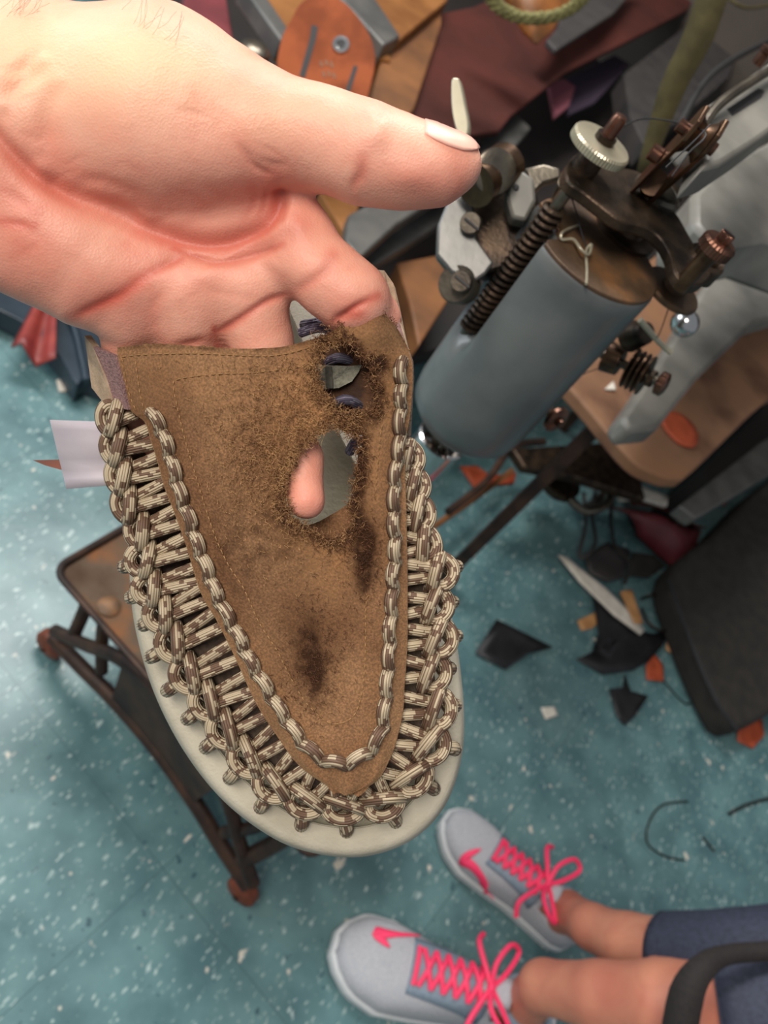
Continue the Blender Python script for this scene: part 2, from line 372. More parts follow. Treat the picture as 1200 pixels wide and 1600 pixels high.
def field(prims, lo, hi, h):
    ax = [np.arange(lo[i], hi[i], h) for i in range(3)]
    X, Y, Zz = np.meshgrid(*ax, indexing='ij'); X = X.astype(np.float32); Y = Y.astype(np.float32); Zz = Zz.astype(np.float32)
    f = np.full(X.shape, 1.0, np.float32)
    for (a, b, ra, rb, fz, k) in prims:
        ba = b - a; L2 = float(ba @ ba) + 1e-12
        t = np.clip(((X - a[0]) * ba[0] + (Y - a[1]) * ba[1] + (Zz - a[2]) * ba[2]) / L2, 0, 1)
        d = np.sqrt((X - a[0] - t * ba[0]) ** 2 + (Y - a[1] - t * ba[1]) ** 2 + ((Zz - a[2] - t * ba[2]) * fz) ** 2) - (ra + (rb - ra) * t)
        hh = np.clip(0.5 + 0.5 * (f - d) / k, 0, 1); f = f * (1 - hh) + d * hh - k * hh * (1 - hh)
    return f
def seg_dist(P, line):
    best = np.full(len(P), 1e9)
    for a, b in zip(line[:-1], line[1:]):
        a = np.array(a, float)[:2]; b = np.array(b, float)[:2]; ba = b - a
        t = np.clip(((P - a) @ ba) / (ba @ ba), 0, 1); best = np.minimum(best, np.linalg.norm(P - a - t[:, None] * ba, axis=1))
    return best
def chain(L, fz=1.0, k=0.006):
    out = []
    for (x0, y0, d0, r0), (x1, y1, d1, r1) in zip(L[:-1], L[1:]):
        out.append((cam3(x0, y0, d0), cam3(x1, y1, d1), r0 * d0 / FPX, r1 * d1 / FPX, fz, k))
    return out
prims = []
prims += chain([(-330, 60, .262, 165), (-120, 170, .256, 170), (20, 215, .252, 185)], 1.25, .012)          # forearm and wrist
prims += chain([(-20, 285, .252, 128), (90, 350, .252, 122), (160, 405, .254, 98)], 1.35, .012)            # heel of the hand
prims += chain([(100, 250, .256, 150), (300, 350, .258, 120)], 1.6, .010)                                  # palm plate
prims += chain([(60, 150, .247, 138), (250, 178, .243, 148), (345, 200, .243, 118)], 1.25, .010)           # thumb ball
prims += chain([(345, 205, .243, 112), (410, 208, .240, 86), (490, 214, .238, 70), (540, 228, .237, 66), (578, 243, .236, 69), (635, 257, .236, 61), (685, 262, .236, 50), (715, 256, .236, 36)], 1.08, .006)
prims += chain([(170, 435, .256, 88), (205, 470, .258, 66)], 1.4, .009)                                    # finger bases
prims += chain([(270, 430, .255, 88), (300, 480, .257, 62)], 1.4, .009)
prims += chain([(355, 415, .255, 86), (390, 462, .257, 60)], 1.4, .007)
prims += chain([(405, 345, .256, 82), (455, 378, .252, 66)], 1.35, .009)
# fingers, each rooted in the palm and curling in under the suede
prims += chain([(450, 375, .252, 64), (518, 440, .251, 55), (550, 466, .252, 56)], 1.1, .004)              # index, first joint
prims += chain([(550, 466, .252, 54), (577, 500, .262, 46), (588, 555, .284, 44)], 1.0, .003)
prims += chain([(388, 465, .258, 60), (406, 525, .262, 48), (436, 640, .266, 46), (470, 715, .259, 32), (478, 782, .2535, 29)], 1.05, .004)   # middle
prims += chain([(295, 475, .258, 62), (300, 540, .266, 52), (320, 650, .274, 46), (345, 730, .276, 38)], 1.05, .004)
prims += chain([(205, 470, .259, 60), (215, 540, .270, 50), (235, 640, .280, 42), (250, 700, .283, 36)], 1.05, .004)
lo = np.array([-.232, -.02, -.32]); hi = np.array([.03, .172, -.205]); hstep = .0011
fld = field(prims, lo, hi, hstep)
V, Q = surface_nets(fld, lo, hstep); del fld
tmp = bpy.data.meshes.new('tmp'); tmp.from_pydata(V.tolist(), [], Q.tolist()); to = bpy.data.objects.new('tmp', tmp); COL.objects.link(to)
sm = to.modifiers.new('s', 'SMOOTH'); sm.iterations = 4; to.modifiers.new('u', 'SUBSURF').levels = 1
dg = bpy.context.evaluated_depsgraph_get(); me = bpy.data.meshes.new_from_object(to.evaluated_get(dg)); bpy.data.objects.remove(to)
n = len(me.vertices); co = np.empty(n * 3); me.vertices.foreach_get('co', co); co = co.reshape(-1, 3)
nr = np.empty(n * 3); me.vertices.foreach_get('normal', nr); nr = nr.reshape(-1, 3)
pix = np.stack([600 + co[:, 0] / -co[:, 2] * FPX, 800 - co[:, 1] / -co[:, 2] * FPX], 1)
face = np.clip(nr[:, 2] * 1.6, 0, 1) * (co[:, 2] > -.262)
creases = [  # polyline in palm layout, depth mm, width, redness
    ([(-60, 150), (0, 222), (40, 262), (75, 285), (120, 308), (170, 330), (230, 356), (290, 372), (350, 374), (395, 360), (425, 335), (437, 305), (425, 280)], 2.6, 13, .5),
    ([(60, 262), (100, 300), (150, 322), (230, 345)], 1.6, 22, .25),
    ([(270, 384), (310, 402), (345, 411), (400, 400), (440, 380)], 1.5, 7, .5), ([(280, 395), (340, 402), (410, 385), (470, 350)], 1.0, 18, .3),
    ([(108, 500), (150, 478), (185, 462), (210, 445), (240, 424), (280, 404)], .85, 8, .6), ([(232, 428), (280, 400), (300, 380)], .7, 12, .2),
    ([(455, 460), (420, 470), (380, 495), (330, 528)], 1.2, 6, .7), ([(330, 528), (300, 538), (260, 545)], 1.2, 7, .5),
    ([(336, 515), (341, 545)], 2.0, 5, .8), ([(455, 458), (485, 440), (510, 420), (520, 398)], 1.0, 8, .4),
    ([(512, 512), (535, 495), (560, 478), (590, 462)], 1.5, 6, .6), ([(518, 520), (528, 500), (560, 490)], 1.2, 8, .5),
    ([(556, 318), (552, 295), (562, 272), (566, 248)], .8, 8, .5), ([(570, 175), (578, 200), (572, 230)], .5, 6, .1), ([(600, 178), (590, 196), (606, 214)], .6, 5, .1),
    ([(370, 215), (385, 240), (400, 262), (440, 285)], .9, 6, .2), ([(395, 240), (420, 255), (460, 262)], .5, 6, .1), ([(412, 285), (415, 310), (400, 345)], .8, 5, .3), ([(430, 285), (445, 310), (440, 340)], .9, 6, .4), ([(395, 290), (395, 320), (375, 352)], .35, 6, .2),
    ([(0, 165), (30, 130), (70, 90)], 1.4, 16, .1), ([(0, 120), (40, 95), (60, 60)], 1.0, 10, .1), ([(55, 235), (70, 215), (75, 160), (95, 120)], 1.0, 14, .1),
    ([(0, 345), (30, 350), (55, 352)], .8, 6, .4), ([(0, 290), (40, 320), (60, 330)], .7, 9, .2), ([(100, 290), (160, 285), (240, 320)], .6, 12, .1),
    ([(232, 500), (245, 470), (270, 445)], .5, 8, .1), ([(180, 352), (200, 380), (215, 400)], .5, 10, .1),
    ([(150, 480), (190, 450), (240, 415), (300, 395)], .4, 14, .1), ([(390, 400), (430, 425), (460, 440)], .4, 8, .2), ([(300, 430), (340, 455), (420, 470)], .3, 8, .15),
]
for k in range(46):      # faint skin lines
    x, y, a = random.uniform(20, 470), random.uniform(150, 470), random.choice((.55, .45, -.5, 1.1)) + random.gauss(0, .15); ln = random.uniform(14, 38)
    creases.append(([(x - ln * math.cos(a), y - ln * math.sin(a)), (x + random.gauss(0, 3), y + random.gauss(0, 3)), (x + ln * math.cos(a), y + ln * math.sin(a))], random.uniform(.12, .35), random.uniform(4, 7), random.uniform(.03, .14)))
dep = np.zeros(n); red = np.zeros(n)
for line, dmm, w, rd in creases:
    d = seg_dist(pix, [tuple(p) for p in crom(line, 4)]); dmm = dmm * (.62 if w < 12 else .85) * np.prod([1 - .9 * np.exp(-(np.linalg.norm(pix - np.array(e_), axis=1) / 22) ** 2) for e_ in (line[0], line[-1])], axis=0); dep += .35 * dmm * np.exp(-(d / (w * 2.6)) ** 2); dep += dmm * np.exp(-(d / w) ** 2); red = np.maximum(red, rd * np.exp(-(d / (w * 1.5)) ** 2))
bulges = [((300, 455), 60, 34, 1.6), ((200, 445), 45, 40, 1.2), ((395, 430), 40, 30, 1.2), ((110, 395), 110, 60, 1.5), ((470, 420), 35, 30, 1.0), ((590, 205), 20, 22, 1.0), ((330, 250), 80, 50, 1.2), ((640, 275), 45, 22, .8)]
for (c, rx, ry, mm_) in bulges: dep -= mm_ * np.exp(-((pix[:, 0] - c[0]) / rx) ** 2 - ((pix[:, 1] - c[1]) / ry) ** 2)
dep += 1.2 * np.exp(-((pix[:, 0] - 330) / 70) ** 2 - ((pix[:, 1] - 390) / 26) ** 2)
# nail bed: a shallow flat on the far upper side of the thumb tip
nb = np.exp(-((pix[:, 0] - 705) / 36) ** 4 - ((pix[:, 1] - 214) / 13) ** 4)
nzs = np.array([noise.fractal(Vector(p) * 90, 1.0, 2.0, 4) for p in co]) 
nz2 = np.array([noise.noise(Vector(p) * 33 + Vector((5, 1, 2))) for p in co])
dep = dep * face + nzs * .12 - nz2 * .45
co2 = co - nr * (dep[:, None] * .001)
def g(cx, cy, rx, ry): return np.exp(-((pix[:, 0] - cx) / rx) ** 2 - ((pix[:, 1] - cy) / ry) ** 2)
red = np.clip(red * face + .42 * g(650, 285, 90, 40) + .5 * g(477, 770, 60, 70) * 0.5 + .3 * g(150, 470, 90, 50) + .3 * g(420, 300, 60, 60) + .28 * g(330, 310, 130, 60) + .3 * g(340, 380, 160, 30) + .3 * g(40, 330, 80, 80) + .35 * g(540, 480, 50, 40) + .22 * np.clip(nz2, 0, 1) - .2 * np.clip(-nz2, 0, 1), 0, 1)
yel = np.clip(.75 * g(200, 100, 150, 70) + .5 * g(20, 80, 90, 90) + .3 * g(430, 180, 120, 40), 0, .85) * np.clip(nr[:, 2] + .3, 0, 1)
cw = np.array(ROT) @ co2.T; cw = cw.T + np.array([0, 0, H])
fq = [tuple(p.vertices) for p in me.polygons]
hand = mesh_obj('hand', (cw, fq), M['skin'], attrs={'red': red, 'yellow': yel})
tag(hand, "person's left hand, palm up, thumb out, fingers tucked inside the brown sandal", 'hand')
hb = BVHTree.FromPolygons([Vector(c) for c in cw], fq)
def on_hand(px, py, off=0.0003):
    o_ = Vector((0, 0, H)); d_ = (W(px, py, 1) - o_).normalized(); hit = hb.ray_cast(o_, d_)
    return (hit[0] + hit[1] * off, hit[1]) if hit[0] else (W(px, py, .24), -VIEW)
# thumbnail seen edge-on, plus wrist hairs
def hits(px, py):
    o_ = Vector((0, 0, H)); return hb.ray_cast(o_, (W(px, py, 1) - o_).normalized())[0] is not None
nail_v = []; NS = 14
for i in range(NS + 1):
    x = 664 + 82 * i / NS; y = 185
    while y < 260 and not hits(x, y): y += .5
    yl = float(np.interp(x, [664, 680, 700, 722, 738, 746], [209, 219, 228, 235, 236, 232])); yl = max(yl, y + 2)
    for j in range(7):
        p, nn = on_hand(x, y + .6 + (yl - y) * j / 6, 0); nail_v.append(p + nn * .00025 * min(1, i / 3) + (ROT @ Vector((.25, .1, 0))) * .001 * (i / NS) ** 3)
nf = [(i * 7 + j, i * 7 + j + 1, (i + 1) * 7 + j + 1, (i + 1) * 7 + j) for i in range(NS) for j in range(6)]
nl = solid(mesh_obj('thumbnail', (nail_v, nf), M['nail'], hand), .0008)
mb = MB()
for k in range(30):
    x = random.choice((random.uniform(160, 300), random.uniform(0, 60))); y = max(2, (x - 170) * .45) + random.gauss(4, 4)
    p, nn = on_hand(x, y + 16); a = random.uniform(-.2, 1.3)
    q = [p]
    for s_ in range(4):
        dd = ROT @ Vector((math.cos(a), math.sin(a) + .4, .1)); q.append(q[-1] + dd * .0014 + nn * .0003); a += random.uniform(-.4, .6)
    mb.tube(q, .000035, 3, 2, caps=False)
mb.obj('wrist_hair', mat('wrist_hair', (120, 96, 72), rough=.6), hand).__setitem__('kind', 'stuff')

# ------------------------------------------------------------------ sandal
LE = [(183, 543), (186, 590), (203, 640), (226, 660), (236, 690), (246, 722), (257, 762), (273, 803), (293, 860), (313, 925), (339, 971), (367, 1027), (399, 1097), (432, 1149), (466, 1195), (505, 1224), (539, 1243)]
RE = [(636, 540), (645, 575), (642, 640), (634, 690), (633, 733), (635, 790), (636, 850), (637, 897), (637, 943), (637, 990), (635, 1037), (632, 1075), (630, 1111), (623, 1145), (612, 1180), (588, 1221), (541, 1243)]
TOP = [(183, 543), (250, 537), (350, 544), (430, 543), (480, 532), (515, 520), (538, 502), (556, 482), (577, 476), (600, 490), (622, 515), (636, 540)]
BOT = (540, 1243)
def resample(P, n):
    P = np.array(crom(P, 8)); d = np.r_[0, np.cumsum(np.linalg.norm(np.diff(P, axis=0), axis=1))]; t = np.linspace(0, d[-1], n)
    return np.stack([np.interp(t, d, P[:, k]) for k in range(P.shape[1])], 1)
lA, rA = resample(LE, 300), resample(RE, 300)
def edges_at(y):
    return np.interp(y, lA[:, 1], lA[:, 0]), np.interp(y, rA[:, 1], rA[:, 0])
def VD(px, py):                   # depth of the suede surface
    l, r = edges_at(np.clip(py, 545, 1238)); l = l - 2; r = r + 2; s = np.clip((2 * px - l - r) / np.maximum(r - l, 30), -1.15, 1.15)
    t = np.clip((py - 540) / 700, -.1, 1.05)
    w = np.clip((r - l) / 430, .25, 1)
    return .2445 + .019 * t + .0115 * w * np.abs(s) ** 2.2 - .0012 * np.exp(-((np.abs(s) - .8) / .1) ** 2) + .0018 * np.sin(px * .018 + py * .011) * (1 - np.abs(s)) 
root = thing('sandal', W(400, 900, .29), 'worn brown suede sandal laced with camouflage cord, torn over the instep, held by the hand', 'sandal')
NR, NC = 300, 180
lT, rT, tT = resample(LE, NR + 1), resample(RE, NR + 1), resample(TOP, NC + 1)
Pg = np.zeros((NR + 1, NC + 1, 2)); us = np.linspace(0, 1, NC + 1)
for i in range(NR + 1):
    row = lT[i][None] * (1 - us[:, None]) + rT[i][None] * us[:, None]
    base0 = lT[0][None] * (1 - us[:, None]) + rT[0][None] * us[:, None]
    k = max(0, 1 - i / 110) ** 1.5; bow = 1 + 0 * us
    row = row + (tT - base0) * k
    k2 = (i / NR) ** 8; row[:, 1] += 0
    Pg[i] = row
hole1 = [(524, 664), (544, 678), (561, 686), (560, 709), (557, 736), (553, 764), (549, 791), (549, 820), (536, 842), (508, 838), (475, 821), (455, 808), (449, 791), (447, 764), (453, 736), (468, 709), (486, 690), (505, 677)]
hole2 = [(499, 556), (511, 542), (536, 534), (552, 543), (568, 560), (588, 568), (576, 588), (588, 612), (583, 634), (556, 645), (530, 641), (518, 626), (502, 610), (496, 585)]
def inside(P, poly):
    x, y = P[..., 0], P[..., 1]; c = np.zeros(x.shape, bool); n_ = len(poly)
    for i in range(n_):
        x1, y1 = poly[i]; x2, y2 = poly[(i + 1) % n_]
        if y1 == y2: continue
        c ^= ((y1 > y) != (y2 > y)) & (x < (x2 - x1) * (y - y1) / (y2 - y1) + x1)
    return c
flat = Pg.reshape(-1, 2)
jit = np.array([[noise.noise(Vector((p[0] * .09, p[1] * .09, 0))), noise.noise(Vector((p[0] * .09, p[1] * .09, 9)))] for p in flat]) * 9 + np.array([[noise.noise(Vector((p[0] * .35, p[1] * .35, 3))), noise.noise(Vector((p[0] * .35, p[1] * .35, 7)))] for p in flat]) * 4
ih = inside(flat + jit, hole1) | inside(flat + jit, hole2)
dh = np.minimum(seg_dist(flat, hole1 + hole1[:1]), seg_dist(flat, hole2 + hole2[:1]))
def blob(cx, cy, rx, ry, ang=0):
    c, s_ = math.cos(R(ang)), math.sin(R(ang)); dx, dy = flat[:, 0] - cx, flat[:, 1] - cy
    return np.exp(-((dx * c + dy * s_) / rx) ** 2 - ((-dx * s_ + dy * c) / ry) ** 2)
nn1 = np.array([noise.fractal(Vector((p[0] * .05, p[1] * .05, 4)), 1, 2, 4) for p in flat])
nn3 = np.array([noise.fractal(Vector((p[0] * .4, p[1] * .4, 8)), 1, 2, 3) for p in flat])
wear = (1.1 * blob(571, 862, 17, 38) + .9 * blob(569, 905, 11, 26) + .8 * blob(572, 835, 14, 22) + 1.0 * blob(492, 1040, 11, 46, -6) + .6 * blob(486, 1030, 34, 70, -6)
        + .75 * np.exp(-(dh / 12) ** 2) * (1 - .5 * ((flat[:, 0] < 500) & (flat[:, 1] < 700))) + .5 * blob(440, 780, 34, 60) + .3 * blob(420, 860, 90, 50) + .9 * blob(575, 600, 22, 46) + .25 * blob(360, 850, 60, 160) + 1.0 * blob(562, 745, 12, 55) + .9 * blob(585, 570, 26, 14) + .7 * blob(520, 545, 30, 12) + .6 * blob(586, 640, 14, 30) + .5 * np.exp(-(seg_dist(flat, TOP) / 7) ** 2))
wear = np.clip(wear * (1 + .9 * nn1) + .25 * nn3 * (wear > .08), 0, .95)
fray = np.clip(.8 * np.exp(-(dh / 38) ** 2) + .55 * blob(470, 640, 60, 50) + .3 * blob(520, 880, 50, 60) + .25 * blob(300, 600, 110, 40) + .2 * blob(500, 940, 60, 120), 0, 1) * np.clip(.6 + nn3 * .9 + nn1 * .5, 0, 1)
fl = np.zeros(len(flat)); m_ = seg_dist(flat, TOP)
Dv = VD(flat[:, 0], flat[:, 1]) - .0014 * (wear < .4) * np.clip(fray, 0, 1) * np.clip(nn3, -1, 1) + .0012 * wear
# flap corner at upper right is stuffed from below
Dv -= .0035 * blob(590, 520, 34, 30)
vv = [W(p[0], p[1], d) for p, d in zip(flat, Dv)]
idx = np.arange((NR + 1) * (NC + 1)).reshape(NR + 1, NC + 1)
fa = [(int(idx[i, j]), int(idx[i + 1, j]), int(idx[i + 1, j + 1]), int(idx[i, j + 1])) for i in range(NR) for j in range(NC) if not (ih[idx[i, j]] or ih[idx[i + 1, j + 1]] or ih[idx[i, j + 1]] or ih[idx[i + 1, j]])]
vamp = solid(mesh_obj('suede_upper', (vv, fa), M['suede'], root, attrs={'wear': wear, 'fray': fray}), .0022, -1)
used = np.zeros(len(flat), bool); used[np.array(fa).ravel()] = True
# frayed fibres
def fibres(name, n_, sampler, m, rad, ln):
    mb = MB()
    for k in range(n_):
        x, y, out = sampler(); a = random.uniform(0, 6.28) if out is None else out
        d0 = float(VD(x, y)) - .0003; P = [W(x, y, d0)]
        for s_ in range(4):
            a += random.gauss(0, .75); x += math.cos(a) * ln; y += math.sin(a) * ln; P.append(W(x, y, d0 - random.uniform(0, .0012)))
        mb.tube(P, rad, 3, 2, caps=False)
    o_ = mb.obj(name, m, root); o_['kind'] = 'stuff'; return o_
h1 = resample(hole1 + hole1[:1], 200); h2 = resample(hole2 + hole2[:1], 160); hh_ = np.concatenate([h1, h2])
def near_hole():
    p = hh_[random.randrange(len(hh_))]; c = np.array((505, 750)) if p[1] > 655 else np.array((542, 590))
    o_ = p - c; o_ = o_ / np.linalg.norm(o_); u = random.random(); q = p + o_ * (abs(random.gauss(0, 13)) - 2) + np.random.default_rng(random.randrange(10 ** 6)).normal(0, 2, 2)
    return q[0], q[1], (math.atan2(-o_[1], -o_[0]) + random.gauss(0, 1.0)) if u < .5 else None
def near_hole_light():
    while True:
        r_ = near_hole()
        if r_[0] < 540 or 640 < r_[1] < 680 or random.random() < .35: return r_
def near_hole_dark():
    while True:
        r_ = near_hole()
        if r_[0] > 530 or r_[1] > 790 or random.random() < .3: return r_
def near_worn():
    while True:
        x = random.gauss(455, 65); y = random.gauss(700, 75)
        l, r = edges_at(y)
        if l + 30 < x < 560 and y > 560 and not inside(np.array([[x, y]]), hole1)[0] and not inside(np.array([[x, y]]), hole2)[0]: return x, y, None
def near_top():
    p = tT[random.randrange(110, len(tT) - 12)]; return p[0] + random.gauss(0, 2), p[1] + abs(random.gauss(0, 4)), random.uniform(-2.6, -.5)
def near_spot():
    if random.random() < .6: return random.gauss(490, 26), random.gauss(1035, 48), None
    return random.gauss(570, 14), random.gauss(870, 36), None
fibres('frayed_fibres', 1500, near_hole_light, M['fibre'], .00007, 3.0)
fibres('frayed_fibres', 1300, near_hole_dark, M['darkfibre'], .00007, 3.0)
fibres('suede_nap', 1900, near_worn, M['fibre'], .00008, 2.4)
fibres('suede_nap', 600, near_spot, M['darkfibre'], .00008, 2.0)
fibres('frayed_fibres', 120, near_top, M['darkfibre'], .00008, 2.6)
# sole
SO = [(205, 890), (214, 980), (243, 1080), (290, 1172), (352, 1250), (430, 1308), (500, 1332), (572, 1335), (640, 1311), (690, 1262), (717, 1190), (722, 1110), (710, 1000), (690, 920), (655, 830), (605, 730), (550, 620), (505, 500), (460, 400), (420, 300), (370, 245), (300, 230), (245, 275), (215, 370), (208, 480), (214, 600), (212, 700), (205, 800)]
so = np.array(crom(SO, 7, True)); NSO = len(so)
def SD(py): return .2845 + .00006 * (1335 - py) * np.where(py > 700, .7, 1.0) - .00006 * .3 * 635 * (py <= 700) * 1.0
def inset(P, d):
    T = np.roll(P, -1, 0) - np.roll(P, 1, 0); N = np.stack([T[:, 1], -T[:, 0]], 1); N /= np.linalg.norm(N, axis=1)[:, None]
    c = P.mean(0); sgn = np.sign(((c - P) * N).sum()); return P + N * sgn * d
def spine(P, f):
    l = np.interp(P[:, 1], [230, 400, 700, 1000, 1335], [320, 330, 400, 470, 530]); q = P.copy()
    q[:, 0] += (l - q[:, 0]) * f; q[:, 1] += (np.clip(q[:, 1], 330, 1180) - q[:, 1]) * f; return q
rings = [(spine(inset(so, 10), .96), .022), (inset(so, 10), .0225), (inset(so, 0), .020), (inset(so, -3), .012), (inset(so, 0), .0035), (inset(so, 4), .0008), (inset(so, 12), 0), (inset(so, 44), -.0005)]
V_ = []; 
for P_, dz in rings: V_ += [W(p[0], p[1], SD(p[1]) + dz) for p in P_]
F_ = [(r_ * NSO + i, r_ * NSO + (i + 1) % NSO, (r_ + 1) * NSO + (i + 1) % NSO, (r_ + 1) * NSO + i) for r_ in range(len(rings) - 1) for i in range(NSO)]
mesh_obj('sole', (V_, F_), M['sole'], root)
rings = [(inset(so, 42), -.001), (inset(so, 47), .0045), (spine(inset(so, 48), .5), .005), (spine(inset(so, 48), .995), .005)]
V_ = []
for P_, dz in rings: V_ += [W(p[0], p[1], SD(p[1]) + dz) for p in P_]
F_ = [(r_ * NSO + i, r_ * NSO + (i + 1) % NSO, (r_ + 1) * NSO + (i + 1) % NSO, (r_ + 1) * NSO + i) for r_ in range(len(rings) - 1) for i in range(NSO)]
mesh_obj('footbed', (V_, F_), M['footbed'], root)
# inner lining strip, webbing, collar and elastic panels
def patch(name, poly, m, th, dfun=None, parent=root):
    P = [W(x, y, (d[0] if d else float(dfun(x, y)))) for x, y, *d in poly]
    return solid(mesh_obj(name, (P, [tuple(range(len(P)))]), m, parent, smooth=False), th)
patch('elastic_gusset', [(148, 541, .262), (183, 556, .256), (192, 600, .256), (203, 640, .258), (184, 634, .262), (168, 590, .263)], M['elastic'], .0016)
patch('collar_panel', [(137, 524, .268), (150, 541, .262), (168, 590, .262), (184, 636, .262), (166, 628, .266), (148, 605, .270), (142, 560, .270)], M['taupe'], .0022)
patch('elastic_gusset', [(590, 470, .262), (602, 462, .262), (618, 480, .260), (632, 535, .257), (616, 512, .258), (598, 492, .258)], M['elastic'], .0016)
patch('collar_panel', [(586, 424, .275), (602, 426, .272), (616, 446, .268), (624, 480, .262), (632, 520, .260), (640, 552, .258), (630, 540, .260), (616, 478, .262), (600, 460, .266), (604, 445, .270)], M['taupe'], .0022)
o_ = patch('inner_webbing', [(490, 570, .2625), (546, 572, .2615), (566, 570, .2622), (560, 582, .2622), (550, 596, .2625), (530, 606, .263), (492, 610, .2635)], M['lining'], .0015); o_['label'] = 'grey ribbed webbing'
patch('inner_webbing', [(508, 572, .2615), (519, 573, .2612), (521, 606, .262), (510, 606, .2622)], mat('webbing_tab', (92, 90, 80), (70, 68, 60), 900, .8), .001)
patch('lining_flap', [(500, 815, .268), (530, 798, .268), (556, 780, .267), (560, 830, .266), (545, 850, .266), (500, 842, .266), (470, 826, .266)], M['suede'], .0015)
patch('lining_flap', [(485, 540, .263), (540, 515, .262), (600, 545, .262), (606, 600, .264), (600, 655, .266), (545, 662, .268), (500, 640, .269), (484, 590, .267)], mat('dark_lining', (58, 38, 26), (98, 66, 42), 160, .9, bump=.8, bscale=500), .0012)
# tongue-side cords showing inside the shoe
for P_ in ([(512, 566, .266), (530, 559, .261), (552, 566, .266)], [(516, 634, .268), (540, 624, .2605), (562, 634, .267)], [(546, 706, .268), (556, 690, .264), (570, 690, .268)], [(470, 520, .268), (500, 512, .264), (530, 520, .266)], [(474, 508, .272), (492, 505, .268), (512, 500, .272)]):
    MB().tube([W(*p) for p in P_], .0017, 10, 6).obj('inner_cord', M['cordb'], root)
# seam threads
mb = MB()
def seam(line, dash=7, gap=4, r_=.00022):
    P = np.array(crom(line, 8)); d = np.r_[0, np.cumsum(np.linalg.norm(np.diff(P, axis=0), axis=1))]; s_ = 0
    while s_ + dash < d[-1]:
        q = [(np.interp(s_ + dash * k / 2, d, P[:, 0]), np.interp(s_ + dash * k / 2, d, P[:, 1])) for k in range(3)]
        if not (inside(np.array([q[1]]), hole1)[0] or inside(np.array([q[1]]), hole2)[0]):
            mb.tube([W(x, y, float(VD(x, y)) - z_) for (x, y), z_ in zip(q, (0, .0004, 0))], r_, 5, 2)
        s_ += dash + gap
seam([(500, 565), (470, 573), (400, 582), (330, 585), (280, 592), (271, 602), (278, 640), (290, 690), (305, 740), (320, 790), (337, 840), (357, 883), (381, 920), (404, 971), (432, 1015), (455, 1060), (480, 1100), (516, 1130), (549, 1122), (563, 1092), (570, 1037), (572, 943), (578, 930)])
mb.obj('inner_seam', M['thread'], root); mb = MB()
seam([(482, 543), (420, 556), (300, 552), (200, 556), (192, 566), (200, 610), (214, 645)]); mb.obj('edge_seam', M['thread'], root); mb = MB(); seam([(212, 565), (218, 610), (226, 645)]); mb.obj('edge_seam', M['thread'], root); mb = MB()
seam([(586, 780), (592, 700), (598, 660)])
mb.obj('edge_seam', M['thread'], root)
# cord stitches running along both edges of the upper
SL = [(246, 659), (260, 691), (272, 733), (282, 771), (296, 810), (308, 848), (322, 885), (336, 922), (354, 960), (374, 997), (392, 1034), (413, 1069), (436, 1107), (460, 1142), (486, 1172), (523, 1191), (560, 1184), (590, 1153), (600, 1111), (604, 1067), (607, 1025), (609, 983), (612, 941), (614, 899), (617, 859), (615, 820), (615, 780), (617, 740), (622, 701), (624, 659), (626, 619), (626, 582)]
sl = np.array(SL, float)
for i in range(len(SL)):
    a = sl[max(i - 1, 0)]; b = sl[min(i + 1, len(sl) - 1)]; T = b - a; sp_ = np.linalg.norm(T) / (2 if 0 < i < len(sl) - 1 else 1); T /= np.linalg.norm(T)
    N = np.array([T[1], -T[0]]); P = []
    for u, w_, z_ in ((-.52, -3, -.0035), (-.42, -1.5, .0002), (-.15, 1.5, .0026), (.15, 1.5, .0026), (.42, -1.5, .0002), (.52, -3, -.0035)):
        q = sl[i] + T * u * sp_ + N * w_; P.append(W(q[0], q[1], float(VD(q[0], q[1])) - z_))
    MB().tube(P, .00215, 14, 5).obj('cord_stitch', M['cord'], root)
# chain of linked cord loops round the outside
CH = [(176, 655), (182, 700), (190, 745), (200, 790), (220, 832), (228, 876), (238, 920), (256, 960), (275, 1006), (298, 1054), (328, 1096), (356, 1140), (390, 1184), (430, 1224), (480, 1248), (539, 1257), (600, 1250), (645, 1210), (672, 1160), (681, 1105), (673, 1047), (683, 995), (677, 943), (684, 892), (664, 848), (655, 800), (647, 757), (638, 715)]
ch = np.array(CH, float)
def CD(y, x): 
    if x < 560: return float(np.interp(y, [600, 800, 1000, 1200, 1260], [.262, .268, .273, .2755, .2765]))
    return float(np.interp(y, [700, 850, 1000, 1200, 1260], [.270, .271, .2725, .2755, .2765]))
